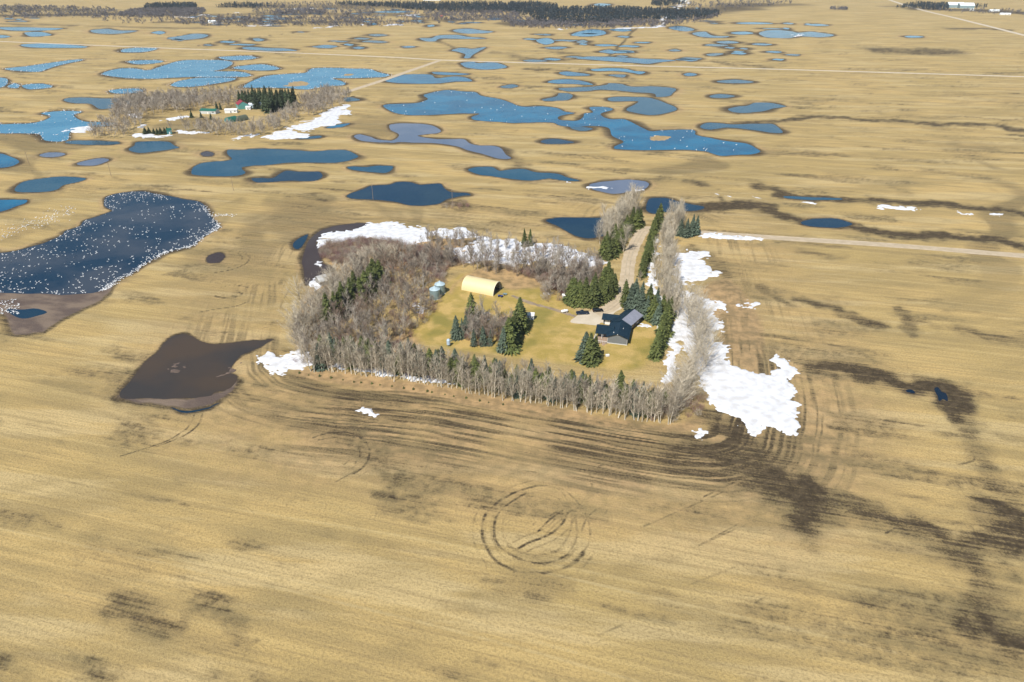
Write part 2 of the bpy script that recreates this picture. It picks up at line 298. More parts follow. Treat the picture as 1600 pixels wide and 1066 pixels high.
SNOWS = [ # outline, break-up
 (AW([(200,240),(260,200),(350,185),(440,180),(500,160),(580,130),(680,125),(850,145),(960,165),(1000,200),(960,240),(920,280),(860,290),(760,275),(700,260),(620,240),(560,235),(480,250),(380,260),(290,265),(240,290),(220,260)]), .35),
 (AW([(980,190),(1080,160),(1200,165),(1330,215),(1340,232),(1200,232),(1060,225)]), .5),
 (FULL([(703,386),(735,383),(750,372),(790,374),(830,378),(870,382),(905,392),(940,402),(942,414),(925,424),(905,430),(890,418),(850,415),(825,409),(808,418),(790,414),(760,406),(735,412),(712,404)]), .66),
 (A2([(1150,440),(1200,430),(1270,425),(1340,440),(1350,465),(1330,500),(1380,540),(1450,560),(1440,590),(1380,580),(1320,600),(1260,620),(1180,625),(1140,560)]), .4),
 (FULL([(1048,440),(1075,455),(1090,465),(1120,470),(1138,482),(1115,487),(1125,500),(1130,515),(1112,520),(1118,535),(1133,537),(1142,570),(1170,580),(1198,588),(1205,582),(1215,575),(1208,565),(1222,557),(1245,580),(1238,590),(1243,630),(1247,660),(1248,678),(1225,680),(1215,672),(1195,665),(1190,672),(1175,680),(1160,660),(1140,648),(1120,640),(1110,625),(1100,605),(1090,590),(1080,560),(1062,530),(1050,470)]), .2),
 (FULL([(1017,378),(1026,374),(1024,440),(1047,500),(1064,520),(1056,590),(1040,597),(1044,540),(1032,480),(1010,440)]), .3),
 (FULL([(557,643),(563,638),(578,639),(587,645),(584,650),(568,649)]), .2), (FULL([(1083,680),(1090,672),(1102,675),(1095,684)]), .6),
 (FULL([(402,560),(420,550),(432,556),(440,556),(460,548),(480,550),(486,568),(470,575),(455,578),(440,585),(425,585),(412,575)]), .45),
 (FULL([(505,566),(545,569),(600,576),(650,584),(700,594),(702,600),(640,593),(590,586),(550,579),(505,573)]), .55),

 (FULL([(590,562),(640,567),(700,576),(760,590),(880,612),(960,628),(955,636),(870,622),(760,600),(690,586),(630,577),(590,571)]), .85),
 (FULL([(1090,365),(1130,365),(1192,371),(1190,375),(1130,373),(1092,370)]), .3),
 (A8([(885,285),(960,278),(1080,295),(1070,305),(980,302)]), .2), (A8([(520,265),(580,260),(635,265),(600,272)]), .2), (A8([(1285,312),(1340,315),(1330,322)]), .2),
 (A8([(1440,320),(1500,318),(1500,333),(1450,330)]), .3), (A8([(135,232),(180,234),(170,240)]), .2), (A8([(285,242),(350,248),(330,252)]), .2),
 (A8([(230,750),(290,745),(340,760),(330,775),(250,770)]), .7),
 (A2([(620,42),(700,45),(770,55),(740,62),(660,58)]), .2), (A2([(900,60),(980,65),(960,75),(910,70)]), .2), (A2([(520,22),(560,25),(550,30)]), .2),
 (V3([(65,865),(190,800),(300,770),(400,720),(480,680),(540,655),(580,665),(555,690),(600,715),(540,720),(515,745),(550,765),(480,785),(400,800),(340,815),(250,805),(205,808),(250,822),(320,838),(350,855),(290,868)]), .1),
 (V1([(820,845),(900,835),(1060,850),(1000,858),(860,855)]), .1), (V1([(1040,745),(1170,722),(1180,735),(1060,758)]), .2), (V1([(1060,825),(1200,820),(1300,830),(1180,838)]), .3),
 (V1([(870,785),(905,785),(905,798),(880,800)]), .1), (V1([(1440,870),(1500,858),(1490,870)]), .1), (V1([(1530,850),(1560,835),(1590,850),(1550,862)]), .3), (V1([(800,720),(900,712),(890,730),(820,735)]), .4),
 (V1([(420,815),(520,795),(565,788),(520,832)]), .1), (V3([(405,172),(440,165),(500,160),(470,172),(420,176)]), .1), (V3([(40,160),(100,157),(95,163),(50,164)]), .1),
 (V3([(230,58),(300,52),(350,54),(300,60)]), .2), (V3([(660,153),(690,150),(690,158),(665,160)]), .1), (V3([(920,100),(990,88),(960,102)]), .1), (V3([(830,155),(900,152),(890,160)]), .1),
 (V1([(1100,102),(1115,100),(1115,108),(1102,108)]), .1), (V1([(1140,110),(1185,108),(1170,116)]), .1), (V1([(1310,138),(1350,138),(1345,148),(1318,148)]), .1), (V1([(1480,78),(1505,78),(1500,83)]), .1),
 (V1([(1265,90),(1290,90),(1280,96)]), .1), (V1([(1560,160),(1600,158),(1590,165)]), .1),
 (V4([(640,174),(800,170),(870,163),(920,148),(938,118),(970,102),(1050,99),(1050,105),(965,115),(938,147),(900,170),(820,177),(640,180)]), .3),
 (V4([(1000,50),(1060,30),(1078,0),(1090,0),(1070,38),(1020,54)]), .1), (V4([(290,185),(330,180),(330,188)]), .1),
 (V5([(160,222),(195,212),(200,220),(180,228)]), .1),
 (AW([(870,690),(910,700),(930,730),(960,735),(960,750),(880,757),(890,720)]), .3), (AW([(175,405),(215,402),(240,422),(205,412)]), .3),
 (AW([(145,545),(170,520),(215,515),(235,560),(205,588),(185,560),(160,560)]), .3),
 (AS([(900,610),(985,600),(960,650),(910,680),(880,640)]), .6), (AH([(760,485),(800,458),(870,475),(800,480)]), .2),
 (AF([(0,310),(0,270),(60,268),(130,290),(120,330),(60,320),(10,370)]), .99),
]
SNOWS.pop()
# dark bare soil: (line, width in metres, strength)
SOIL = [(FULL([(1200,745),(1245,760),(1268,790),(1245,820)]), 10, .9), (FULL([(1215,760),(1255,772)]), 5, 1.0), (FULL([(1180,700),(1210,740)]), 8, .6), (FULL([(1255,750),(1275,765)]), 5, .9), (FULL([(1275,778),(1330,790),(1400,812),(1500,845),(1600,852),(1700,858)]), 5.5, .8), (FULL([(1320,800),(1420,830),(1520,870)]), 5, .55),
 (FULL([(1490,850),(1530,890),(1545,930),(1540,970),(1560,1005)]), 7, .7), (FULL([(1535,980),(1570,1000),(1640,1015)]), 6, .9), (FULL([(1440,835),(1500,870),(1530,900)]), 7, .6), (FULL([(1540,960),(1560,1040)]), 7, .5), (FULL([(1560,800),(1590,830),(1640,850)]), 7, .9),
 (FULL([(1500,640),(1515,670),(1530,720),(1560,760),(1580,800)]), 5, .6), (FULL([(1290,572),(1330,576),(1370,588),(1420,600),(1480,612),(1495,630),(1505,655)]), 7, .95), (FULL([(1230,562),(1330,578)]), 3, .5),
 (FULL([(1185,448),(1215,465),(1240,478)]), 4, .6), (FULL([(1255,468),(1300,478),(1330,495),(1370,507)]), 5, .75), (FULL([(1405,482),(1420,505),(1425,522)]), 4, .6), (FULL([(1500,515),(1600,535),(1680,545)]), 5, .6), (FULL([(1430,497),(1470,512)]), 3, .4),
 (A8([(330,190),(420,215),(480,240),(760,250),(1000,265),(1200,275),(1400,295),(1600,320),(1700,330)]), 8, .9), (A8([(60,290),(300,290),(400,320),(540,350),(780,380),(880,405),(1100,430),(1250,425),(1450,450),(1600,470),(1700,475)]), 7, .95),
 (A8([(60,285),(150,270),(330,275)]), 9, .9), (V5([(-200,775),(0,762),(200,740),(300,730),(850,760),(1000,775),(1400,780),(1500,800),(1600,825),(1700,830)]), 9, .8), (V5([(700,305),(900,330),(1060,318)]), 36, .75),
 (V5([(1200,180),(1350,178),(1450,188)]), 25, .7), (V5([(0,962),(250,960),(480,970)]), 6, .6), (V5([(200,965),(300,958)]), 10, .6), (V5([(680,995),(900,1005),(1100,1015)]), 5, .45),
 (V5([(480,430),(900,440)]), 8, .6), (V5([(1400,460),(1600,455)]), 12, .6), (A8([(0,165),(40,180)]), 8, .7), (A8([(310,180),(400,205)]), 6, .6), (A8([(980,180),(1030,230)]), 6, .4), (A8([(550,500),(640,520),(720,525)]), 6, .5), (A8([(400,450),(760,478)]), 3, .55),
 (A8([(340,30),(700,35),(1100,60),(1250,80)]), 6, .4), (A8([(540,30),(600,32)]), 9, .5),
 (FULL([(175,945),(215,965),(265,975)]), 5, .65), (FULL([(150,848),(200,870),(290,870)]), 7, .35), (FULL([(130,900),(230,895)]), 5, .35), (FULL([(300,1005),(390,1020)]), 4, .35), (FULL([(560,845),(610,850)]), 4, .3),
 (FULL([(1060,700),(1120,715),(1180,735)]), 9, .75), (FULL([(1110,655),(1160,690),(1200,725)]), 7, .75), (FULL([(980,690),(1080,720)]), 6, .5), (FULL([(560,620),(700,640),(800,660),(960,680)]), 6, .35), (FULL([(430,640),(520,630)]), 8, .45),
 (FULL([(1085,390),(1120,410),(1135,430)]), 7, .6), (FULL([(1120,440),(1160,455),(1190,470)]), 8, .45), (FULL([(1130,540),(1160,560)]), 6, .4), (FULL([(1160,430),(1175,520),(1165,570)]), 9, .3),
 (FULL([(540,575),(700,603),(850,632),(1040,662)]), 3, .15), (FULL([(455,375),(480,460),(482,530)]), 8, .35), (FULL([(700,365),(760,372),(850,382),(930,395)]), 6, .35), (FULL([(330,405),(345,415)]), 5, .5),
 (FULL([(800,905),(860,905),(840,925)]), 6, .5), (FULL([(870,860),(900,830)]), 3, .3), (FULL([(970,890),(1010,880),(1050,870)]), 3, .35), (FULL([(1020,925),(1060,955),(1110,960)]), 4, .4),
 (FULL([(700,320),(715,316),(730,322)]), 6, .75), (FULL([(790,245),(812,258)]), 10, .6), (A5([(1180,410),(1310,425)]), 4, .6), (A5([(830,300),(900,315),(1000,305),(1180,300)]), 5, .5),
 (V3([(620,620),(750,640),(800,650)]), 6, .5), (V3([(600,710),(740,730),(800,770)]), 8, .45), (V3([(1500,330),(1600,340)]), 15, .5), (V3([(1130,260),(1250,300)]), 8, .6),
 (V4([(0,345),(60,360),(240,380),(400,370)]), 14, .6), (V4([(1020,380),(1260,385),(1370,408),(1480,410),(1600,425)]), 12, .6), (V4([(100,432),(160,440),(230,438)]), 12, .75), (V4([(940,445),(1030,448)]), 8, .7),
 (V4([(280,328),(400,338)]), 12, .6), (V4([(0,375),(100,380),(300,378)]), 8, .6), (V4([(1550,940),(1650,960)]), 10, .5), (V4([(0,990),(50,1020)]), 8, .6), (V4([(1180,548),(1290,555)]), 8, .5),
 (V4([(650,925),(400,880),(300,870)]), 5, .25), (V1([(340,555),(250,555)]), 6, .4), (V1([(280,430),(520,400),(700,400)]), 6, .45), (V1([(0,100),(320,95),(640,90)]), 45, .9), (V1([(0,55),(600,70)]), 60, .6), (V1([(700,85),(1300,95)]), 45, .7), (V1([(1000,140),(1600,140)]), 28, .6), (V1([(600,165),(1300,180)]), 20, .5), (V1([(0,150),(500,160)]), 18, .6),
 (V3([(1120,95),(0,85)]), 60, .6), (V3([(0,140),(700,140)]), 35, .7), (V3([(1500,45),(0,40)]), 90, .6), (V3([(900,130),(1500,120)]), 30, .6), (V4([(-50,55),(900,80),(1500,30)]), 90, .8), (V4([(900,60),(1300,50)]), 90, .5), (V4([(0,150),(200,140),(900,130)]), 40, .8), (V5([(0,35),(180,30)]), 50, .6), (V5([(1000,60),(1300,65),(1640,85)]), 50, .95), (V5([(800,40),(1000,40)]), 60, .6),
 (V1([(900,735),(980,735)]), 8, .75), (V1([(1180,750),(1600,760)]), 10, .2), (ABP([(300,790),(330,860),(600,905),(760,930),(880,900)]), 4, .5), (V6([(1200,800),(1230,840)]), 3, .4),
]
LINES = [ # wheel tracks: (line, half width m, strength)
 (AC([(690,500),(722,440),(722,370),(690,300),(625,235),(560,212),(500,212)]), .4, .5), (AC([(630,500),(665,440),(668,370),(640,300),(560,250),(460,240)]), .4, .45),
 (AC([(560,500),(600,470),(640,410),(650,350)]), .35, .4), (AC([(380,460),(440,490),(520,500),(590,480)]), .35, .45), (AC([(360,300),(430,262),(510,255),(580,280)]), .35, .4),
 (AC([(500,212),(420,235),(340,280),(290,330),(275,400),(290,460),(330,520),(400,560),(480,575),(560,570),(640,545),(690,500)]), .55, .8),
 (AC([(460,240),(380,290),(335,340),(325,410),(345,460),(400,500),(480,530),(560,530),(630,500)]), .5, .75), (AC([(632,322),(612,365),(570,405),(520,430),(475,446),(430,470)]), .5, .9), (AC([(610,315),(560,350),(510,400)]), .45, .8),
 (AC([(560,335),(585,322),(612,328),(640,318)]), .6, .7), (AC([(640,545),(670,520),(695,492)]), .9, .85), (AC([(620,300),(630,270),(600,230),(560,215)]), .35, .4),
 (AC([(820,120),(760,130),(725,165),(735,215)]), .4, .5), (AC([(750,310),(710,350),(690,400)]), .4, .5), (AC([(800,310),(770,350)]), .3, .4), (AC([(1430,165),(1250,250),(950,380)]), .3, .5), (AC([(1390,345),(1180,460)]), .25, .4),
 (AC([(390,165),(440,150),(500,155)]), .5, .5), (AC([(0,25),(130,45),(300,75),(420,100)]), .6, .6), (AC([(1210,60),(1220,100),(1280,140)]), .5, .7),
 (AC([(1460,670),(1370,725)]), .3, .5), (AC([(1550,690),(1430,740)]), .3, .4), (AC([(1330,550),(1150,620)]), .25, .35), (AC([(860,790),(760,835)]), .3, .4),
 (AF([(160,815),(240,790),(340,783),(430,800),(490,850),(510,910),(480,990),(410,1040)]), .55, .85), (AF([(190,830),(270,818),(340,820),(400,845),(440,880),(450,930),(420,975)]), .45, .75), (AF([(360,850),(400,890),(395,940),(350,985)]), .3, .5),
 (AF([(850,850),(1000,875),(1150,900)]), .4, .5), (AF([(560,890),(600,865),(630,845)]), .3, .4),
 (V6([(1340,740),(1420,735),(1480,760),(1470,800),(1390,840),(1280,860)]), .5, .8), (V6([(1350,745),(1420,750),(1440,780),(1400,820),(1330,835)]), .5, .7), (V6([(1180,805),(1250,805),(1300,800)]), .6, .5),
 (ABP([(940,185),(1020,170),(1100,190)]), .5, .7), (ABP([(900,240),(960,250),(1040,240),(1060,220)]), .7, .8), (ABP([(800,335),(920,315),(1020,300),(1100,270)]), .5, .7), (ABP([(840,465),(900,458),(970,455)]), .5, .7), (ABP([(860,475),(920,468)]), .5, .5),
 (ABP([(1350,180),(1290,300),(1330,330),(1300,400),(1180,430)]), .7, .4), (ABP([(1000,240),(1060,235),(1040,215)]), .9, .7),
 (AL([(868,365),(840,420),(770,470),(700,500),(540,550)]), .4, .75), (AL([(905,355),(885,410),(820,460),(700,508)]), .4, .8), (AL([(1040,262),(1120,280)]), .4, .6), (AL([(1500,665),(1600,610)]), .4, .5),
 (AR4([(380,60),(560,80),(760,120)]), .35, .8), (AR4([(400,75),(540,95),(700,110)]), .35, .7), (AR4([(450,120),(540,90)]), .4, .6), (AR4([(530,835),(710,745)]), .35, .8), (AR4([(840,870),(930,820)]), .35, .7), (AR4([(560,745),(760,760),(900,800)]), .4, .6),
 (AR4([(1240,490),(1250,530),(1180,550)]), .6, .6), (AR4([(0,700),(230,590)]), .3, .6), (AR4([(0,915),(210,820)]), .25, .4), (AR4([(1300,795),(1460,800)]), .5, .7), (AR4([(1380,840),(1470,915)]), .9, .8), (AR4([(1120,940),(1300,970)]), .4, .7), (AR4([(1140,975),(1290,880)]), .3, .6),
 (FULL([(0,826),(350,900),(700,983),(1000,1066)]), .35, -.4), (FULL([(250,870),(600,935),(900,1020)]), .3, -.3), (FULL([(830,890),(1250,985),(1400,1020)]), .4, -.5), (FULL([(1150,880),(1500,950)]), .3, -.4), (FULL([(330,790),(700,850),(1000,910)]), .3, -.3),
 (V4([(780,178),(740,210),(700,260),(640,320),(610,350)]), 3.5, .75), (V1([(1220,290),(1400,255),(1600,232)]), 3.5, .7), (V3([(20,228),(300,200)]), 3.5, .6), (V3([(560,640),(700,645)]), 1.5, .5),
]
LAWN = FULL([(625,530),(660,484),(700,442),(730,425),(800,425),(860,440),(885,475),(930,500),(1030,500),(1015,562),(985,578),(900,572),(830,562),(700,545)])
RUST = [FULL([(455,590),(487,574),(700,603),(900,640),(1040,662),(1100,640),(1110,655),(1060,685),(950,672),(800,650),(640,622),(520,603)]), FULL([(700,450),(745,420),(800,420),(860,430),(850,450),(790,452),(770,440),(720,440),(705,460)]),
        FULL([(480,440),(540,400),(700,370),(760,385),(700,420),(620,420),(560,440),(500,520),(640,520),(650,560),(500,570),(462,540)]), FULL([(1085,470),(1110,440),(1150,440),(1190,500),(1195,580),(1140,565),(1115,500)])]
FARM = W(FULL([(465,585),(700,612),(1050,672),(1110,650),(1125,560),(1105,400),(1080,352),(960,322),(900,380),(700,352),(520,350),(465,400),(445,500)]))

# ------------------------------------------------------------------ ground
ROW = 15                                     # the seed rows run this many degrees clockwise of +X
def build_ground():
    ys = [70.0]
    while ys[-1] < 3300:
        y = ys[-1]; ys.append(y+max(.42, (y*y+H*H)/(H*704)*.98))
    ys = np.array(ys+[3800, 4500, 5500, 7000])
    depth = ys*cP+H*sP
    hw = 0.727*depth*1.13+8
    cols = 900
    u = np.linspace(-1, 1, cols)
    X = u[None, :]*hw[:, None]; Y = np.repeat(ys[:, None], cols, 1)
    nr = len(ys)
    px, py = X.ravel(), Y.ravel()
    N = len(px)
    sc = np.clip(py/260, .8, 12)
    wx = px+(fbm(px/(5*sc), py/(5*sc), 91, 3)-.5)*5*sc*.5
    wy = py+(fbm(px/(5*sc), py/(5*sc), 57, 3)-.5)*5*sc*.5
    soil = np.zeros(N); pale = np.zeros(N); rust = np.zeros(N); lawn = np.zeros(N); wet = np.zeros(N)
    # row coordinate: rows run parallel to the front windbreak
    ca, sa = math.cos(R(-ROW)), math.sin(R(-ROW))
    along = px*ca+py*sa; cross = -px*sa+py*ca
    near = (py < 1500)
    def sub(P, m):
        return np.nonzero((px > P[:, 0].min()-m) & (px < P[:, 0].max()+m) & (py > P[:, 1].min()-m) & (py < P[:, 1].max()+m))[0]
    # mud rims of the ponds
    for k, (kind, pts) in enumerate(PONDS):
        P = SHORES[k]; s0 = float(np.clip(P[:, 1].mean()/260, .8, 12)); w = 2.3*s0*(.85 if s0 > 3 else 1)
        i = sub(P, w*2.5)
        if len(i) == 0: continue
        d = -sdf(px[i], py[i], P[::2] if len(P) > 80 else P)
        n_ = vnoise(px[i]/(9*s0), py[i]/(9*s0), 5)
        soil[i] = np.maximum(soil[i], .95*smooth(w*(.35+2.0*n_*n_+.6*n_), 0.0, d))
        rust[i] = np.maximum(rust[i], .7*smooth(w*(1.0+1.5*vnoise(px[i]/(14*s0), py[i]/(8*s0), 6)), w*.4, d))
    for pts in MUDS:
        P = crom(W(pts), True, 5); i = sub(P, 6)
        d = sdf(wx[i], wy[i], P); wet[i] = np.maximum(wet[i], smooth(-.5, .8, d)); soil[i] = np.maximum(soil[i], .8*smooth(-4, -.5, d))
    # farm swirl rows
    SE = G(1120, 690)
    i = sub(FARM, 75)
    d = -sdf(px[i], py[i], crom(FARM, True, 4))
    x_, y_ = px[i], py[i]
    south = smooth(300, 200, y_)
    ring = smooth(-2, 4, d)*smooth(70, 8, d)
    ang = np.arctan2(y_-FARM[:, 1].mean(), x_-FARM[:, 0].mean())
    st = .55*vnoise(d/.8, ang*7, 11)+.45*vnoise(d/2.2, ang*4, 12)
    big = fbm(x_/28, y_/22, 14, 3)
    se = smooth(60, 8, np.hypot(x_-SE[0], y_-SE[1]))
    stren = ring*np.maximum((.45+.55*smooth(.3, .6, big))*(0.45+.55*south), se)
    soil[i] = np.maximum(soil[i], stren*smooth(.33-.1*se, .70-.1*se, st)*.95)
    rust[i] = np.maximum(rust[i], .85*smooth(-2, 4, d)*smooth(75, 25, d)*(.35+.65*south)*(.6+.4*smooth(.35, .6, big)))
    # soft dark patches broken by the rows
    rowb = vnoise(cross/.8, along/22, 21)*.6+vnoise(cross/2.6, along/34, 22)*.4
    fine = fbm(px/1.6, py/1.6, 23, 2)
    brk = fbm(px/(6*sc), py/(6*sc), 24, 3)
    for pts, w, s in SOIL:
        P = crom(W(pts), False, 4); m = w*2.2
        i = sub(P, m)
        if len(i) == 0: continue
        ww = w*1.1
        d = dline(wx[i]+(fbm(px[i]/ww, py[i]/ww, 61, 3)-.5)*ww*1.5, wy[i]+(fbm(px[i]/ww, py[i]/ww, 71, 3)-.5)*ww*1.5, P)
        a = smooth(w*1.9, w*.1, d)*s
        thr = .62*rowb[i]+.18*fine[i]+.35*brk[i]
        soil[i] = np.maximum(soil[i], np.where(near[i], np.minimum(a*1.15, a*.6+a*.7*smooth(.15, .8, a*.6+.62-thr)), a))
    more = [(pts, w*.6, s*.45, o) for pts, w, s in LINES if s > .7 and w > .42 for o in (-2.6, 2.4)]
    for pts, w, s, off in [(a_, b_*.8, c_, 0) for a_, b_, c_ in LINES]+more:
        P = crom(W(pts), False, 5)
        if off:
            T = np.gradient(P, axis=0); T /= np.linalg.norm(T, axis=1)[:, None]+1e-9; P = P+np.stack([-T[:, 1], T[:, 0]], 1)*off
        i = sub(P, w*4)
        if len(i) == 0: continue
        d = dline(px[i], py[i], P)
        w2 = max(w, .36)
        brk2 = .5+.5*smooth(.3, .55, fbm(px[i]/2.2, py[i]/2.2, 33, 2))
        a = smooth(w2*1.7, w2*.3, d)*abs(s)*brk2
        if s > 0: soil[i] = np.maximum(soil[i], a)
        else: pale[i] = np.maximum(pale[i], a)
    P = crom(W(LAWN), True, 4); i = sub(P, 8); lawn[i] = smooth(-2, 3, sdf(wx[i], wy[i], P))
    for pts in RUST:
        P = crom(W(pts), True, 4); i = sub(P, 8); rust[i] = np.maximum(rust[i], smooth(-2, 3, sdf(wx[i], wy[i], P)))
    # broad swaths of darker, trampled stubble in the foreground field
    sw = smooth(.50, .72, fbm(along/34+3, cross/9, 41, 4))*.55+smooth(.55, .8, fbm(along/13, cross/4.5, 43, 4))*.3
    sw *= smooth(2500, 500, py)
    sw *= .6+.4*smooth(-60, 60, cross*0+fbm(along/90, cross/60, 47, 2)*240-120)
    soil = np.maximum(soil, np.where(lawn > .5, 0, sw*.85*(.45+.6*fine/.6)*.95))
    # hollows and olive damp streaks everywhere on the prairie
    hol = smooth(.55, .74, fbm(px/(34*sc**.7)+1.2*fbm(px/70, py/50, 88, 2), py/(13*sc**.8), 81, 5))*smooth(230, 380, py)*smooth(1150, 600, py)*.42
    soil = np.maximum(soil, np.where(lawn > .5, 0, hol))
    # mowing, harvested strips at the right
    verts = np.stack([px, py, np.zeros(N)], 1)
    idx = np.arange(N).reshape(nr, cols)
    F = np.stack([idx[:-1, :-1].ravel(), idx[:-1, 1:].ravel(), idx[1:, 1:].ravel(), idx[1:, :-1].ravel()], 1)
    me = mesh_from('ground', verts, F, MATS['stubble'])
    for nm, arr in (('soil', soil), ('lawn', lawn), ('rust', rust), ('wet', wet), ('pale', pale)):
        at = me.attributes.new(nm, 'FLOAT', 'POINT'); at.data.foreach_set('value', np.clip(arr, 0, 1).astype(np.float32))
    link('ground', me, kind='structure')
    # outer prairie out to the horizon, just below
    n = 24; g = np.linspace(-9000, 9000, n); gx, gy = np.meshgrid(g, g)
    idx = np.arange(n*n).reshape(n, n)
    F = np.stack([idx[:-1, :-1].ravel(), idx[:-1, 1:].ravel(), idx[1:, 1:].ravel(), idx[1:, :-1].ravel()], 1)
    link('outer_ground', mesh_from('outer_ground', np.stack([gx.ravel(), gy.ravel(), np.full(n*n, -.6)], 1), F, MATS['stubble']), kind='structure')

def ground_material():
    m, n, l, b = new_mat('stubble')
    b.inputs['Roughness'].default_value = .95; b.inputs['Specular IOR Level'].default_value = .15
    geo = n.new('ShaderNodeNewGeometry')
    def noise(scale, sxyz=(1, 1, 1), rot=0, detail=4, rough=.55):
        mp = n.new('ShaderNodeMapping'); mp.vector_type = 'POINT'
        mp.inputs['Scale'].default_value = sxyz
        m0 = n.new('ShaderNodeMapping'); m0.inputs['Rotation'].default_value = (0, 0, rot)
        l.new(geo.outputs['Position'], m0.inputs[0]); l.new(m0.outputs[0], mp.inputs[0])
        z = n.new('ShaderNodeTexNoise'); z.inputs['Scale'].default_value = scale; z.inputs['Detail'].default_value = detail; z.inputs['Roughness'].default_value = rough
        l.new(mp.outputs[0], z.inputs['Vector']); return z.outputs['Fac']
    def ramp(v, a, b_):
        r = n.new('ShaderNodeMapRange'); r.interpolation_type = 'SMOOTHSTEP'; r.inputs[1].default_value = a; r.inputs[2].default_value = b_
        l.new(v, r.inputs[0]); return r.outputs[0]
    def mix(f, c1, c2):
        x = n.new('ShaderNodeMix'); x.data_type = 'RGBA'
        if isinstance(f, float): x.inputs[0].default_value = f
        else: l.new(f, x.inputs[0])
        for k, c in ((6, c1), (7, c2)):
            if isinstance(c, tuple): x.inputs[k].default_value = (*c, 1)
            else: l.new(c, x.inputs[k])
        return x.outputs[2]
    def mth(op, a, b_=None):
        x = n.new('ShaderNodeMath'); x.operation = op
        for k, c in ((0, a), (1, b_)):
            if c is None: continue
            if isinstance(c, (int, float)): x.inputs[k].default_value = c
            else: l.new(c, x.inputs[k])
        return x.outputs[0]
    def attr(nm):
        a = n.new('ShaderNodeAttribute'); a.attribute_name = nm; return a.outputs['Fac']
    rot = R(ROW)
    big = noise(.009, (1, 1.6, 1), rot, 5); mid = noise(.05, (.35, 1.6, 1), rot, 6, .62); row = noise(.9, (.03, 1, 1), rot, 3, .6)
    fine = noise(1.4, (1, 1, 1), 0, 4, .7); tiny = noise(5, (1, 1, 1), 0, 3, .7); swath = noise(.011, (.8, 5, 1), R(6), 4, .6)
    c = mix(ramp(big, .35, .65), (.53, .368, .145), (.42, .305, .118))
    c = mix(ramp(mid, .38, .70), c, (.33, .245, .105))
    c = mix(mth('MULTIPLY', ramp(swath, .5, .60), .55), c, (.58, .45, .23))
    c = mix(mth('MULTIPLY', ramp(noise(.016, (.5, 2.2, 1), R(-20), 5, .65), .48, .68), .55), c, (.27, .20, .085))
    row3 = noise(.33, (.02, 1, 1), rot, 3, .6)
    c = mix(mth('MULTIPLY', ramp(row, .48, .68), .45), c, (.26, .19, .09))
    c = mix(mth('MULTIPLY', ramp(row3, .5, .68), .40), c, (.28, .205, .09))
    c = mix(mth('MULTIPLY', ramp(row3, .5, .3), .35), c, (.62, .46, .20))
    c = mix(mth('MULTIPLY', ramp(fine, .42, .70), .60), c, (.19, .14, .065))
    c = mix(mth('MULTIPLY', ramp(tiny, .5, .3), .5), c, (.60, .46, .22))
    c = mix(mth('MULTIPLY', attr('pale'), .8), c, (.62, .49, .25))
    # lawn: yellow green turf
    lw = mix(ramp(noise(.12, (1, 1, 1), 0, 4), .4, .62), (.37, .275, .075), (.50, .35, .125))
    lw = mix(ramp(noise(.05, (1, 1, 1), 0, 3), .5, .66), lw, (.25, .21, .055))
    lw = mix(mth('MULTIPLY', ramp(fine, .45, .7), .3), lw, (.2, .15, .05))
    c = mix(attr('lawn'), c, lw)
    ru = mix(ramp(noise(.25, (1, 1, 1), 0, 5), .36, .64), (.46, .30, .15), (.26, .18, .095))
    c = mix(mth('MULTIPLY', attr('rust'), .85), c, ru)
    # bare soil, broken up by tufts
    s_ = attr('soil')
    f = mth('ADD', s_, mth('MULTIPLY', mth('SUBTRACT', fine, .5), 1.3))
    f = mth('ADD', f, mth('MULTIPLY', mth('SUBTRACT', row, .5), 1.5))
    f = mth('MULTIPLY', ramp(f, .30, 1.0), ramp(s_, .03, .5))
    so = mix(ramp(noise(.4, (1, 1, 1), 0, 4), .4, .65), (.052, .038, .022), (.090, .066, .038))
    damp = mix(ramp(mid, .4, .6), (.21, .155, .075), (.165, .13, .065))
    c = mix(mth('MULTIPLY', ramp(s_, .03, .55), .72), c, damp)
    c = mix(f, c, so)
    we = mix(ramp(noise(.12, (.5, 1, 1), rot, 5), .4, .62), (.115, .085, .07), (.20, .15, .11))
    c = mix(attr('wet'), c, we)
    l.new(c, b.inputs['Base Color'])
    bp = n.new('ShaderNodeBump'); bp.inputs['Strength'].default_value = .8; bp.inputs['Distance'].default_value = .3
    hh = mth('ADD', fine, mth('MULTIPLY', tiny, .5)); hh = mth('ADD', hh, mth('MULTIPLY', row, .5))
    l.new(hh, bp.inputs['Height']); l.new(bp.outputs[0], b.inputs['Normal'])
ground_material()

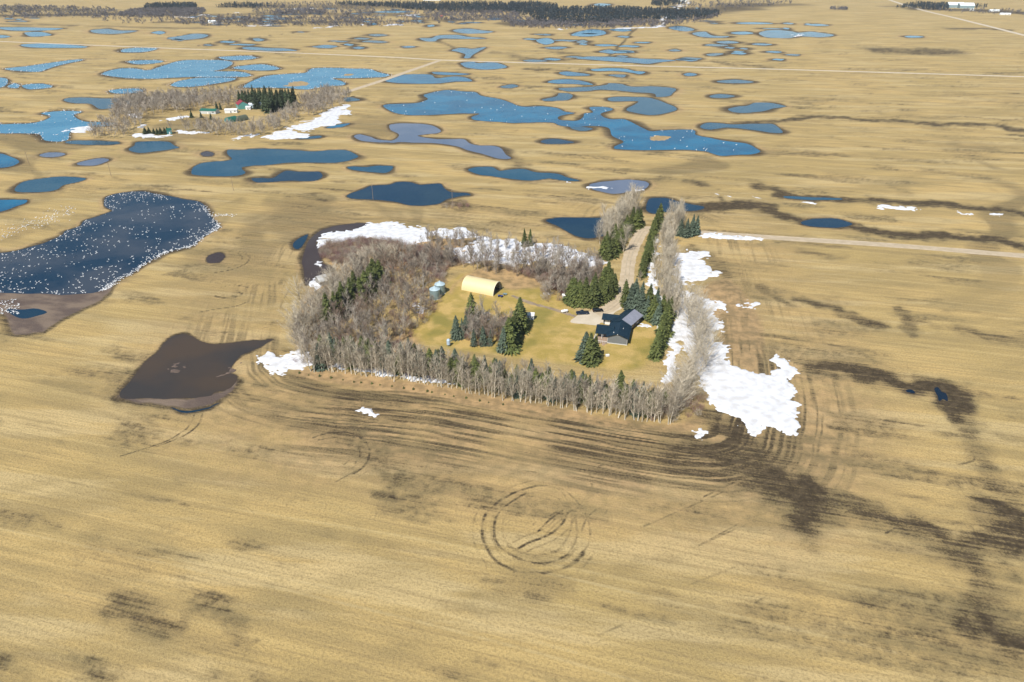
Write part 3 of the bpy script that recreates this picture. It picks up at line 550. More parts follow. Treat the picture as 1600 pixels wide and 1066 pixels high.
def water_mat(name, col, col2, rough, wave=.25, spec=.2):
    m, n, l, b = new_mat(name)
    geo = n.new('ShaderNodeNewGeometry')
    z = n.new('ShaderNodeTexNoise'); z.inputs['Scale'].default_value = .03; z.inputs['Detail'].default_value = 3
    z2 = n.new('ShaderNodeTexNoise'); z2.inputs['Scale'].default_value = 1.3; z2.inputs['Detail'].default_value = 4
    mp = n.new('ShaderNodeMapping'); mp.inputs['Scale'].default_value = (.6, 1.4, 1); l.new(geo.outputs['Position'], mp.inputs[0]); l.new(mp.outputs[0], z2.inputs['Vector'])
    l.new(geo.outputs['Position'], z.inputs['Vector'])
    mr = n.new('ShaderNodeMapRange'); mr.inputs[1].default_value = .4; mr.inputs[2].default_value = .62; l.new(z.outputs['Fac'], mr.inputs[0])
    mx = n.new('ShaderNodeMix'); mx.data_type = 'RGBA'; mx.inputs[6].default_value = (*col, 1); mx.inputs[7].default_value = (*col2, 1)
    l.new(mr.outputs[0], mx.inputs[0]); l.new(mx.outputs[2], b.inputs['Base Color'])
    b.inputs['Roughness'].default_value = rough; b.inputs['IOR'].default_value = 1.33; b.inputs['Specular IOR Level'].default_value = spec
    bp = n.new('ShaderNodeBump'); bp.inputs['Strength'].default_value = wave; bp.inputs['Distance'].default_value = .3
    l.new(z2.outputs['Fac'], bp.inputs['Height']); l.new(bp.outputs[0], b.inputs['Normal'])
water_mat('water_deep', (.002, .026, .058), (.010, .036, .062), .12)
water_mat('water_mid', (.005, .060, .108), (.022, .078, .120), .12)
water_mat('water_blue', (.001, .080, .165), (.002, .125, .235), .12)  # blue base tint stands in for reflected sky, as in mid and pale
water_mat('water_pale', (.018, .165, .29), (.05, .215, .34), .16)
water_mat('water_shallow', (.10, .13, .19), (.13, .155, .21), .18)
water_mat('water_navy', (.006, .018, .036), (.015, .022, .032), .12)
water_mat('water_lake', (.004, .024, .050), (.042, .054, .072), .14)
water_mat('water_brown', (.070, .050, .034), (.045, .040, .036), .12, .1)
water_mat('water_mud', (.050, .034, .028), (.065, .050, .042), .15, .1)

SHORES = [shore(p, 1.0, 3+k) for k, (_, p) in enumerate(PONDS)]
def poly_sheet(name, P, z, m, kind='structure'):
    tris = tessellate_polygon([[Vector((x, y, 0)) for x, y in P]])
    fs = []
    for a, b_, c in tris:
        A, B, D = P[a], P[b_], P[c]
        fs.append((a, b_, c) if (B[0]-A[0])*(D[1]-A[1])-(B[1]-A[1])*(D[0]-A[0]) > 0 else (a, c, b_))
    return link(name, mesh_from(name, [(x, y, z) for x, y in P], fs, m), kind=kind)
build_ground()
for k, (kind, _) in enumerate(PONDS):
    poly_sheet('pond_water', SHORES[k], .02+.004*(k % 5), MATS['water_'+kind])
def mound(name, pts, hgt, m, seed, brk=0.2, amp=1.0, cs=None, kind='structure', z0=.03):
    P = crom(W(pts), True, 5); s = float(np.clip(P[:, 1].mean()/260, .8, 12))
    cs = cs or .42*s
    x0, x1, y0, y1 = P[:, 0].min()-2*s, P[:, 0].max()+2*s, P[:, 1].min()-2*s, P[:, 1].max()+2*s
    nx = int((x1-x0)/cs)+2; ny = int((y1-y0)/(cs*1.15))+2
    X, Y = np.meshgrid(np.linspace(x0, x1, nx), np.linspace(y0, y1, ny))
    wx = X+(fbm(X/(3.5*s), Y/(3.5*s), seed, 5)-.5)*8*s*amp; wy = Y+(fbm(X/(3.5*s), Y/(3.5*s), seed+9, 5)-.5)*8*s*amp
    d = sdf(wx, wy, P)/s
    wx += (vnoise(X/(1.1*s), Y/(1.1*s), seed+3)-.5)*1.8*s; wy += (vnoise(X/(1.1*s), Y/(1.1*s), seed+4)-.5)*1.8*s; d = sdf(wx, wy, P)/s
    hole = fbm(X/(2.8*s), Y/(2.2*s), seed+20, 5)+.12*np.clip(d/3, -1, 1.5)-.06
    d = np.minimum(d, (hole-(.12+.42*brk))*14+max(0, .25-brk)*40)
    Z = z0+np.clip(d*.22, -.5, hgt)+(fbm(X/(5*s), Y/(5*s), seed+40, 3)-.5)*.25*hgt*(d > .3)
    ok = d > -1.2
    idx = np.arange(nx*ny).reshape(ny, nx)
    F = np.stack([idx[:-1, :-1].ravel(), idx[:-1, 1:].ravel(), idx[1:, 1:].ravel(), idx[1:, :-1].ravel()], 1)
    F = F[ok.ravel()[F].any(1)]
    if len(F) == 0: return
    used = np.unique(F); mp = np.zeros(nx*ny, int); mp[used] = np.arange(len(used))
    me = mesh_from(name, np.stack([X.ravel(), Y.ravel(), Z.ravel()], 1)[used], mp[F], m, smooth_=True)
    return link(name, me, kind=kind)
snow_m = mat('snow', (.76, .78, .82), .6, col2=(.58, .57, .56), scale=.3, bump=.8)
for k, (pts, brk) in enumerate(SNOWS): mound('snow_patch', pts, .35, snow_m, 100+k, brk)
isl = mat('dry_reeds', (.40, .28, .13), .95, var=.3, scale=.3)
mudm = mat('mud_bar', (.15, .105, .08), .9, var=.4, scale=.3)
for k, pts in enumerate(ISLETS): mound('islet', pts, .12, isl if k < 3 else mudm, 300+k, .1 if k < 3 else .85, .3 if k < 3 else 1.0, z0=.045)

# ------------------------------------------------------------------ roads
grav = mat('gravel', (.52, .42, .29), .95, col2=(.43, .34, .22), scale=.25, bump=.3)
grav2 = mat('pale_gravel', (.58, .50, .38), .95, col2=(.50, .42, .30), scale=.2, bump=.3)
rut = mat('wheel_rut', (.47, .38, .26), .95, var=.2, scale=.4)
def ribbon(name, pts, w, m, z, world_=False, kind='structure', off=0, jit=.1):
    P = crom(W(pts) if not world_ else pts, False, 8)
    T = np.gradient(P, axis=0); T /= np.linalg.norm(T, axis=1)[:, None]+1e-9
    Nn = np.stack([-T[:, 1], T[:, 0]], 1)
    j = 1+(vnoise(np.arange(len(P))*.7, np.zeros(len(P)), 5)-.5)*jit*2
    crown = .10 if off == 0 and w > 3 else 0
    L = P+Nn*(off+w/2*j)[:, None]; Rr = P+Nn*(off-w/2*j)[:, None]; M = P+Nn*off
    v = np.concatenate([np.c_[L, np.full(len(P), z)], np.c_[M, np.full(len(P), z+crown)], np.c_[Rr, np.full(len(P), z)]])
    n = len(P); fs = []
    for i in range(n-1): fs += [(n+i, n+i+1, i+1, i), (2*n+i, 2*n+i+1, n+i+1, n+i)]
    return link(name, mesh_from(name, v, fs, m), kind=kind)
ribbon('grid_road', FULL([(-120,60),(100,69),(275,76),(400,80.5),(600,89),(690,94),(800,97.5),(1000,103),(1200,108),(1600,120),(1760,125)]), 8.5, grav2, .05)
ribbon('side_road', FULL([(686,95),(640,111),(600,125),(560,138),(530,148),(480,165)]), 9, grav, .056)
ribbon('diagonal_road', FULL([(1350,-14),(1420,10),(1500,30),(1560,45),(1680,76)]), 12, grav2, .052)
drive = FULL([(1760,412),(1600,400),(1400,384),(1200,371),(1100,364),(1045,360),(1018,357),(1006,360),(1000,367),(993,380),(986,395),(982,411),(980,430),(977,450),(968,468),(952,482),(930,490)])
ribbon('farm_lane', drive, 7.2, grav, .05)
for s in (-1, 1): ribbon('wheel_track', drive, .7, rut, .162, off=s*.95, jit=.5)
PAD = A2([(540,850),(570,815),(590,800),(640,790),(740,775),(800,735),(850,700),(850,760),(800,800),(780,850),(720,855),(700,872),(620,862)])
poly_sheet('parking_pad', shore(PAD, .5, 77), .06, grav2)
ribbon('footpath', FULL([(800,462),(830,474),(860,482),(885,490),(900,495)]), 2.2, mat('worn_dirt', (.33, .25, .16), .95, var=.3, scale=.4), .045, jit=.4)

# ------------------------------------------------------------------ trees
needle = mat('spruce_needles', (.060, .080, .020), .85, col2=(.13, .145, .035), scale=1.1, objvar=.25)
needleb = mat('blue_spruce_needles', (.115, .15, .105), .85, col2=(.055, .08, .045), scale=1.2, objvar=.2)
needlef = mat('distant_spruce_needles', (.045, .07, .03), .85, col2=(.065, .085, .035), scale=.6, objvar=.2)
bark = mat('spruce_bark', (.12, .085, .06), .9, var=.3, scale=3)
pbark = mat('poplar_bark', (.66, .60, .47), .85, col2=(.48, .43, .33), scale=1.5, objvar=.12)
ptwig = mat('poplar_twigs', (.52, .45, .34), .9, col2=(.32, .27, .20), scale=.6, objvar=.3)
gtwig = mat('grey_twigs', (.40, .34, .265), .9, col2=(.22, .18, .145), scale=.25, objvar=.2)
bgtwig = mat('pale_twigs', (.60, .525, .40), .9, col2=(.42, .36, .265), scale=.5, objvar=.12)
scrub_m = [mat('scrub_brown', (.34, .25, .18), .9, var=.3, scale=.5), mat('scrub_grey', (.46, .40, .32), .9, var=.25, scale=.5),
           mat('scrub_red', (.27, .15, .14), .9, var=.3, scale=.5), mat('scrub_orange', (.52, .30, .10), .9, var=.25, scale=.5)]

def spruce_geo(h, r, seed, tiers=20, dens=1.0):
    g = np.random.default_rng(seed); V = []; F = []
    for t in range(tiers):
        f = t/(tiers-1); z = h*(.05+.93*f)
        rad = r*((1-f)**(.7+.25*(seed % 3)/2))*(.72+.45*g.random())+.12
        nf = max(4, int((5+11*rad/r)*dens)); a0 = g.random()*6.28
        for i in range(nf):
            a = a0+6.283*i/nf+g.normal()*.12; L = rad*(.75+.4*g.random()); dz = -L*(.25+.25*g.random())+.1
            ca, sa = math.cos(a), math.sin(a)
            nseg = 4
            for k in range(nseg):
                q = (k+.5+.4*g.normal()*.5)/nseg; q = min(max(q, .1), 1)
                cx, cy, cz = ca*L*q, sa*L*q, z+dz*q*q+g.normal()*.08
                w = (.30+.30*g.random())*(1.25-.6*q)*min(1, r/2); l_ = L/nseg*(1.1+.5*g.random()); tl = g.normal()*.35
                ux, uy, uz = ca, sa, -.35+g.normal()*.2; vx, vy, vz = -sa, ca, tl
                b = len(V)
                V += [(cx-ux*l_/2-vx*w, cy-uy*l_/2-vy*w, cz-uz*l_/2-vz*w), (cx+ux*l_*.3-vx*w*.8, cy+uy*l_*.3-vy*w*.8, cz+uz*l_*.3-vz*w),
                      (cx+ux*l_*.8, cy+uy*l_*.8, cz+uz*l_*.8), (cx+ux*l_*.3+vx*w*.8, cy+uy*l_*.3+vy*w*.8, cz+uz*l_*.3+vz*w), (cx-ux*l_/2+vx*w, cy-uy*l_/2+vy*w, cz-uz*l_/2+vz*w)]
                F += [(b, b+1, b+2), (b, b+2, b+3), (b, b+3, b+4)]
    return np.array(V), np.array(F)
def tube(V, F, pts, rads, n=4):
    b = len(V)
    for (x, y, z), r in zip(pts, rads):
        for i in range(n):
            a = 6.2832*i/n; V.append((x+r*math.cos(a), y+r*math.sin(a), z))
    for k in range(len(pts)-1):
        for i in range(n):
            a0, a1, b0, b1 = b+k*n+i, b+k*n+(i+1) % n, b+(k+1)*n+i, b+(k+1)*n+(i+1) % n
            F += [(a0, a1, b1), (a0, b1, b0)]
def bare_geo(h, spread, seed, nl=30, nt=1300, up=.75, base=.22, tw=.05, tl=1.3):
    """trunk (V,F) and crown of limbs and twigs (V,F)"""
    g = np.random.default_rng(seed); TV, TF, V, F = [], [], [], []
    bx, by = g.normal(size=2)*.03*h
    pts = [(bx*(k/6)**1.5+g.normal()*.06, by*(k/6)**1.5+g.normal()*.06, h*.93*k/6) for k in range(7)]
    tube(TV, TF, pts, [.016*h*(1-.13*k)*.75 for k in range(7)], 5)
    limbs = []
    for i in range(nl):
        t = base+(.95-base)*(i+g.random())/nl; k = t/.93*6; k0 = min(5, int(k)); fr = min(1, k-k0)
        o = np.array(pts[k0])*(1-fr)+np.array(pts[k0+1])*fr
        a = g.random()*6.283; L = h*spread*(1.15-t)*(.7+.6*g.random())+.5
        u_ = up*(.8+.4*g.random())
        d = np.array([math.cos(a)*(1-u_*.6), math.sin(a)*(1-u_*.6), u_]); d /= np.linalg.norm(d)
        mid = o+d*L*.5+g.normal(size=3)*.05*L; d2 = d+np.array([0, 0, .35]); d2 /= np.linalg.norm(d2); end = mid+d2*L*.5
        tube(V, F, [tuple(o), tuple(mid), tuple(end)], [.06+.025*L/3, .05, .02], 3)
        limbs.append((o, mid, end, d, d2, L))
    w8 = np.array([l_[5] for l_ in limbs]); w8 /= w8.sum()
    ch = g.choice(len(limbs), nt, p=w8)
    for c in ch:
        o, mid, end, d, d2, L = limbs[c]; q = g.random()**.8
        p = o+(mid-o)*q*2 if q < .5 else mid+(end-mid)*(q*2-1)
        p = p+g.normal(size=3)*.12*L*.4
        dd = (d if q < .5 else d2)+g.normal(size=3)*.42+np.array([0, 0, .15]); dd /= np.linalg.norm(dd)
        l_ = tl*(.5+.9*g.random())*min(1, h/9); s = np.cross(dd, g.normal(size=3)); s /= np.linalg.norm(s)+1e-9; s = s*tw*(.6+.7*g.random())
        b = len(V); e = p+dd*l_
        V += [tuple(p-s*.5), tuple(p+s*.5), tuple(e)]; F.append((b, b+1, b+2))
    return (np.array(TV), np.array(TF)), (np.array(V), np.array(F))
def bush_geo(h, w, seed, ns=14, nt=170, tw=.06):
    g = np.random.default_rng(seed); V, F = [], []
    for i in range(ns+nt):
        a = g.random()*6.283; rr = w*math.sqrt(g.random())
        if i < ns:
            p = np.array([g.normal()*.15*w, g.normal()*.15*w, 0]); e = np.array([math.cos(a)*rr, math.sin(a)*rr, h*(.6+.4*g.random())]); s_ = .05
        else:
            z = h*(.15+.75*g.random()**.8); k = .45+.55*z/h
            p = np.array([math.cos(a)*rr*k, math.sin(a)*rr*k, z*(1-.35*(rr/w)**2)]); e = p+np.array([math.cos(a)*.3, math.sin(a)*.3, .7])*(.5+.8*g.random())+g.normal(size=3)*.3; s_ = tw
        s = np.cross(e-p, g.normal(size=3)); s /= np.linalg.norm(s)+1e-9; s = s*s_*(.6+.8*g.random())
        b = len(V); V += [tuple(p-s*.5), tuple(p+s*.5), tuple(e)]; F.append((b, b+1, b+2))
    return np.array(V), np.array(F)

def tri_mesh(name, VF, m): return mesh_from(name, VF[0], VF[1], m)
trunk_geo = MB().cyl(0, 0, 0, 11.4, .2, 6, .03)
trunk_me = trunk_geo.mesh('trunk', bark)
SPR = {}
for kind, m, hs in (('green', needle, (12, 3.3)), ('blue', needleb, (12, 3.1)), ('small', needle, (12, 3.6)), ('far', needlef, (12, 3.0))):
    SPR[kind] = [tri_mesh('crown', spruce_geo(hs[0], hs[1], 10+k+len(kind)*7, 20+k, 1.0+.07*k), m) for k in range(5)]
def make_spruce(kind):
    t = thing('spruce_tree', '', 'spruce tree'); link('trunk', trunk_me, t); link('crown', SPR[kind][0], t); return t
spruce_protos = {}
rnd = random.Random(5)
def spruce(px, py, hgt, kind, label, group, wide=1.0):
    x, y = G(px, py); s = hgt/12
    me = [trunk_me, rnd.choice(SPR[kind])]; sc = (s*wide, s*wide, s)
    if 'p' not in spruce_protos:
        spruce_protos['p'] = p = make_spruce(kind); p.location = (x, y, 0); p.scale = sc; p['label'] = label; p['group'] = group; return p
    o = copy_tree(spruce_protos['p'], (x, y, 0), rnd.random()*6.28, sc, label, group, me); o.rotation_euler[0] = rnd.gauss(0, .03); o.rotation_euler[1] = rnd.gauss(0, .03); return o
def spruces(lst, hr, kind, label, group, alt=None, wide=1.0):
    for px, py in lst:
        k = kind if alt is None or rnd.random() > .45 else alt
        spruce(px+rnd.uniform(-1, 1), py+rnd.uniform(-.8, .8), rnd.uniform(*hr), k, label, group, wide*rnd.uniform(.88, 1.15))
POP = {}
for kind, mT, mC, args in (('poplar', pbark, ptwig, dict(h=13, spread=.28, nl=30, nt=430, up=.85, base=.14, tw=.06)),
                           ('grey', pbark, gtwig, dict(h=12, spread=.38, nl=30, nt=1000, up=.62, base=.18, tw=.065)),
                           ('pale', pbark, bgtwig, dict(h=14, spread=.45, nl=34, nt=1100, up=.85, base=.10, tw=.055, tl=1.6)),
                           ('broad', pbark, bgtwig, dict(h=13, spread=.72, nl=30, nt=1000, up=.5, base=.06, tw=.055, tl=1.6))):
    POP[kind] = []
    for k in range(4):
        a, b_ = bare_geo(seed=50+k+7*len(kind), **args); POP[kind].append((tri_mesh('trunk', a, mT), tri_mesh('crown', b_, mC)))
pop_proto = {}
def bare(px, py, s, kind, label, group, name='bare_tree', wide=1.0, w=None):
    x, y = G(px, py) if w is None else w
    me = list(rnd.choice(POP[kind])); sc = (s*wide, s*wide, s)
    if 'p' not in pop_proto:
        t = thing(name, label, 'bare tree', (x, y, 0), 0, group, sc); link('trunk', me[0], t); link('crown', me[1], t); pop_proto['p'] = t; return t
    return copy_tree(pop_proto['p'], (x, y, 0), rnd.random()*6.28, sc, label, group, me)
def along_line(pts, n, jx=0., jy=0.):
    P = np.array(W(pts)); seg = np.r_[0, np.cumsum(np.linalg.norm(np.diff(P, axis=0), axis=1))]
    out = []
    for i in range(n):
        d = seg[-1]*(i+rnd.uniform(.15, .85))/n
        out.append((np.interp(d, seg, P[:, 0])+rnd.gauss(0, jx), np.interp(d, seg, P[:, 1])+rnd.gauss(0, jy)))
    return out
# front windbreak (nearest the camera): pale trunked poplars, two rows, low spruces behind
def tilt(o, k=.08): o.rotation_euler = (rnd.gauss(0, k), rnd.gauss(0, k), o.rotation_euler[2])
STR = (('left end', 'by the small snow patch'), ('left half', 'before the woodlot'), ('middle', 'below the spruce clump'), ('right half', 'below the house lawn'), ('right end', 'by the corner near the big snowdrift'))
ws_ = along_line([(484,577),(560,585),(700,606),(850,632),(960,650),(1052,664)], 104, .6, .8)
for i, w in enumerate(ws_):
    k = min(4, i*5//len(ws_)); big_ = 1.12 if k < 2 else .98
    tilt(bare(0, 0, rnd.uniform(.66, 1.14)*big_, 'poplar', 'slender bare poplar, front windbreak row, '+STR[k][0]+', '+STR[k][1], 'front windbreak poplars, '+STR[k][0], w=w, wide=rnd.uniform(.9, 1.35)), .07)
ws_ = along_line([(478,560),(560,569),(700,589),(850,614),(960,632),(1050,646)], 56, 1.4, 1.4)
for i, w in enumerate(ws_):
    k = min(4, i*5//len(ws_))
    tilt(bare(0, 0, rnd.uniform(.75, 1.0), 'poplar' if rnd.random() < .5 else 'grey', 'twiggy bare tree, second windbreak row, '+STR[k][0]+', '+STR[k][1], 'second windbreak row, '+STR[k][0], w=w))
# east windbreak
E2 = (('lower stretch', 'beside the widest snow'), ('middle stretch', 'right of the spruce row'), ('upper stretch', 'right of the house'))
ws_ = along_line([(1045,652),(1066,630),(1080,600),(1086,560),(1082,520),(1072,480)], 30, 2.6, 1.5)
for i, w in enumerate(ws_):
    k = min(2, i*3//len(ws_))
    tilt(bare(0, 0, rnd.uniform(.85, 1.12), 'broad', 'broad spreading bare poplar, right windbreak, '+E2[k][0]+', '+E2[k][1], 'right windbreak broad poplars, '+E2[k][0], w=w))
ws_ = along_line([(1052,505),(1042,460),(1038,420),(1044,388),(1054,360),(1064,345)], 56, 2.4, 1.2)
for i, w in enumerate(ws_):
    k = min(1, i*2//len(ws_))
    tilt(bare(0, 0, rnd.uniform(.85, 1.1), 'pale', ('tall pale poplar, dense row right of the lane, near half above the house', 'tall pale poplar, dense row right of the lane, far half by the road')[k], ('pale poplars right of the lane, near half', 'pale poplars right of the lane, far half')[k], w=w, wide=.85), .05)
# pale clump left of the driveway
for w in along_line([(944,392),(948,375),(958,362),(972,350),(988,338),(1003,330)], 24, 2.6, 2.2):
    tilt(bare(0, 0, rnd.uniform(.95, 1.2), 'pale', 'tall pale bare poplar in the clump by the dark pond left of the driveway', 'pale poplars left of the driveway', w=w, wide=1.1))
# west windbreak
ws_ = along_line([(468,562),(478,525),(496,490),(520,462),(545,440),(580,420),(612,405)], 50, 3.0, 2.4)
for i, w in enumerate(ws_):
    k = min(1, i*2//len(ws_))
    tilt(bare(0, 0, rnd.uniform(.8, 1.05), 'grey' if rnd.random() < .4 else 'broad', ('bare beige tree, left windbreak, lower half above the small snow patch', 'bare beige tree, left windbreak, upper half near the derelict shed')[k], ('left windbreak, lower half', 'left windbreak, upper half')[k], w=w))
for px, py, s, lab in ((676,478,.45,'small bare tree on the snow patch below the two grain bins'), (775,498,.7,'leafless tree behind the middle spruce clump, facing the open end of the arched barn'), (1000,440,.45,'small grey leafless tree between the spruce column and the spruce group right of the lane')):
    bare(px, py, s, 'grey', lab, None)

# named spruces
spruce(737, 499, 13, 'green', 'tall spruce standing behind the others in the middle clump', None)
spruce(713, 529, 11, 'blue', 'bluish spruce at the left end of the middle clump', None)
spruce(728, 517, 10, 'blue', 'bluish spruce inside the middle clump, between its tallest and leftmost trees', None)
spruces([(741,541),(756,539),(766,539),(723,528)], (6.5, 9), 'blue', 'small bluish spruce along the lower edge of the middle clump', 'small blue spruces of the middle clump', wide=.85)
spruce(814, 519, 14, 'green', 'tall dark spruce beside the small white-roofed shed', None)
spruce(786, 549, 11, 'blue', 'bluish spruce at the lower left of the dark group above the windbreak', None)
spruces([(797,547),(801,536),(806,528),(796,540),(812,512)], (12, 15), 'green', 'large dark green spruce in the dense group left of the small shed', 'dark spruces left of the small shed', wide=1.15)
spruce(913, 562, 12.5, 'blue', 'blue-green spruce, left of the two on the lawn left of the house', None, 1.2)
spruce(922, 567, 13.5, 'green', 'large green spruce on the lawn in front of the house deck', None, 1.25)
spruce(928, 563, 11, 'green', 'shorter spruce at the right edge of the pair on the lawn', None, 1.2)
spruces([(1044,505),(1041,515),(1038,524),(1035,533),(1031,542),(1028,551),(1024,560),(1046,497)], (10, 13), 'green', 'green spruce in the straight row right of the house', 'row of spruces right of the house', wide=.95)
spruces([(978,478),(986,484),(994,488),(1002,493),(1010,497),(1018,501),(1026,505),(1000,480),(1012,485),(1024,491),(1034,499),(990,476)], (10, 13.5), 'blue', 'spruce in the mixed group directly behind the house, right of the lane', 'spruces behind the house', alt='green')
spruces([(890,472),(898,476),(907,478),(916,478),(925,478),(934,475),(943,471),(952,466),(960,459),(895,465),(905,467),(915,467),(926,466),(938,463),(948,457),(956,450),(930,456),(942,450),(950,444)], (9.5, 12.5), 'green', 'dark spruce in the dense stand left of the lane, just above the parked cars', 'spruces above the parked cars', wide=1.1)
spruces([(943,402),(950,405),(957,402),(962,394),(967,387),(972,379),(978,370),(985,363),(993,357),(1000,352),(947,393),(954,387),(961,379),(970,370),(979,361),(988,353)], (9.5, 12), 'green', 'dark spruce lining the left side of the driveway below the pale poplar clump', 'spruces lining the left of the driveway', wide=1.1)
spruces([(1003,432),(1006,424),(1008,415),(1010,406),(1012,397),(1014,388),(1016,379),(1019,370),(1022,362),(1026,354),(1031,347),(1014,408),(1018,390),(1023,372),(1028,358)], (9, 12), 'green', 'dark spruce in the column lining the right side of the driveway', 'spruces lining the right of the driveway')
spruces([(1060,367),(1066,369),(1072,370),(1079,368),(1087,366),(1082,362)], (9, 11.5), 'blue', 'grey-green spruce in the small group where the lane leaves the windbreak', 'spruces where the lane leaves the farm', wide=.95)
spruce(820, 386, 11, 'green', 'left of the two lone spruces rising from the snowy scrub', None, .8); spruce(828, 384, 10, 'green', 'right of the two lone spruces rising from the snowy scrub', None, .8)
spruces([(590,452),(583,458),(575,465),(566,472),(557,470),(549,478),(541,486),(532,494),(523,499),(586,446),(515,505),(594,446),(579,455),(571,463),(535,489)], (12, 15.5), 'green', 'dark spruce in the diagonal row inside the left woodlot', 'spruces in the left woodlot', wide=1.15)
for i, w in enumerate(along_line([(500,560),(560,566),(640,577),(700,588),(850,612),(960,630),(1030,642)], 110, 1.8, 2.4)):
    me = [trunk_me, rnd.choice(SPR['small' if rnd.random() < .6 else 'blue'])]; s = rnd.uniform(.55, .95)
    k = min(4, i*5//110); copy_tree(spruce_protos['p'], (w[0], w[1], 0), rnd.random()*6.28, (s*1.1, s*1.1, s), 'young spruce under the front poplars, '+STR[k][0]+', '+STR[k][1], 'young windbreak spruces, '+STR[k][0], me)
for w in along_line([(600,560),(700,575),(850,598),(960,612),(1000,606)], 16, 1., 1.):
    me = [trunk_me, rnd.choice(SPR['small'])]; s = rnd.uniform(.3, .5)
    copy_tree(spruce_protos['p'], (w[0], w[1], 0), rnd.random()*6.28, (s, s, s), 'short spruce on the lawn edge behind the front windbreak', 'short spruces behind the front windbreak', me)
seed_me = tri_mesh('spruce_seedling', spruce_geo(1.1, .6, 3, 5, .6), needle)
for i, w in enumerate(along_line([(462,583),(530,594),(620,605),(700,618),(790,634)], 20, .2, .2)):
    o = link('spruce_seedling', seed_me); o.location = (w[0], w[1], 0); o.scale = (rnd.uniform(.5, .9),)*3; o['label'] = 'tiny spruce seedling on the brown grass strip before the windbreak'; o['category'] = 'seedling'; o['group'] = 'seedlings in front of the windbreak'
# second farm: tall dark spruces
xs = np.linspace(376, 461, 17)
for i, x in enumerate(xs):
    spruces([(x, 165+rnd.uniform(-1.5, 1.5)+.03*(x-376))], (17, 22) if x > 388 else (14, 17), 'far', 'tall dark spruce in the stand beside the far farmstead', 'tall spruces at the far farmstead', wide=1.15)
for x, y in ((395,168),(402,170),(414,174),(421,176),(428,175),(434,172),(441,170),(450,169),(458,167),(424,170),(436,166),(410,166)):
    spruces([(x, y)], (16, 20), 'far', 'tall dark spruce in the stand beside the far farmstead', 'tall spruces at the far farmstead', wide=1.1)
for x in (228, 234, 240, 246, 252, 258, 263):
    spruces([(x, 209.5)], (5, 6.5), 'far', 'low dark spruce in the short row on the snow at the far farmstead', 'low spruces at the far farmstead', wide=1.7)
for x, y in ((300,184),(315,185),(345,172),(340,171),(330,187)): spruces([(x, y)], (7, 9), 'far', 'single dark spruce among the sheds of the far farmstead', 'spruces among the far sheds')

# woods and scrub that read as one mass
def scatter(name, geos, mats, pts, scl, label=None, cat=None, kind='stuff'):
    g = np.random.default_rng(len(pts)); VV, FF, MM = [], [], []; base = 0
    for (x, y) in pts:
        k = g.integers(len(geos)); V, F, mi = geos[k]; s = g.uniform(*scl); a = g.random()*6.283
        c, d = math.cos(a)*s, math.sin(a)*s
        VV.append(np.stack([V[:, 0]*c-V[:, 1]*d+x, V[:, 0]*d+V[:, 1]*c+y, V[:, 2]*s*g.uniform(.85, 1.15)], 1)); FF.append(F+base); MM.append(np.full(len(F), mi)); base += len(V)
    if not VV: return
    o = link(name, mesh_from(name, np.concatenate(VV), np.concatenate(FF), mats, np.concatenate(MM)), kind=kind)
    if label: o['label'] = label; o['category'] = cat
    return o
def fill(pts, spacing, seed, dens=None):
    P = crom(W(pts), True, 3); g = np.random.default_rng(seed)
    A = (P[:, 0].max()-P[:, 0].min())*(P[:, 1].max()-P[:, 1].min()); n = int(A/spacing**2)
    x = g.uniform(P[:, 0].min(), P[:, 0].max(), n); y = g.uniform(P[:, 1].min(), P[:, 1].max(), n)
    k = sdf(x, y, P) > 0
    if dens is not None: k &= fbm(x/8, y/8, seed+1, 2) > dens
    return list(zip(x[k], y[k]))
def join(a, b_): return np.concatenate([a[0], b_[0]]), np.concatenate([a[1], b_[1]+len(a[0])])
wood_geos = []
for k in range(5):
    a, b_ = bare_geo(h=9.5, spread=.34, seed=200+k, nl=14, nt=330, up=.7, base=.2, tw=.085, tl=1.4); V, F = join(a, b_); wood_geos.append((V, F, k % 3))
bush_geos = [(*bush_geo(3.0, 1.9, 300+k), k % 3) for k in range(4)]
wm = [gtwig, scrub_m[1], scrub_m[0]]
scatter('woodlot', wood_geos, wm, fill(FULL([(500,556),(478,540),(490,500),(525,455),(560,430),(600,405),(650,398),(680,405),(690,430),(665,450),(672,490),(640,520),(605,550)]), 3.9, 5)+fill(FULL([(700,402),(760,418),(840,424),(935,428),(935,446),(880,450),(840,440),(780,430),(700,420)]), 3.4, 55)+
        fill(FULL([(845,455),(870,440),(900,430),(925,440),(905,462),(885,472),(850,470)]), 3.4, 6)+fill(FULL([(725,530),(735,500),(775,495),(800,505),(790,540),(745,540)]), 3.6, 8), (.65, 1.15),
        'mass of bare grey trees filling the woodlot and groves around the yard', 'woodland')
scatter('northern_saplings', wood_geos, wm, fill(FULL([(650,385),(680,370),(720,372),(800,380),(900,395),(938,412),(930,430),(880,425),(820,418),(760,412),(690,412)]), 4.0, 9), (.5, .85),
        'thin leafless saplings standing in the snow behind the yard', 'woodland')
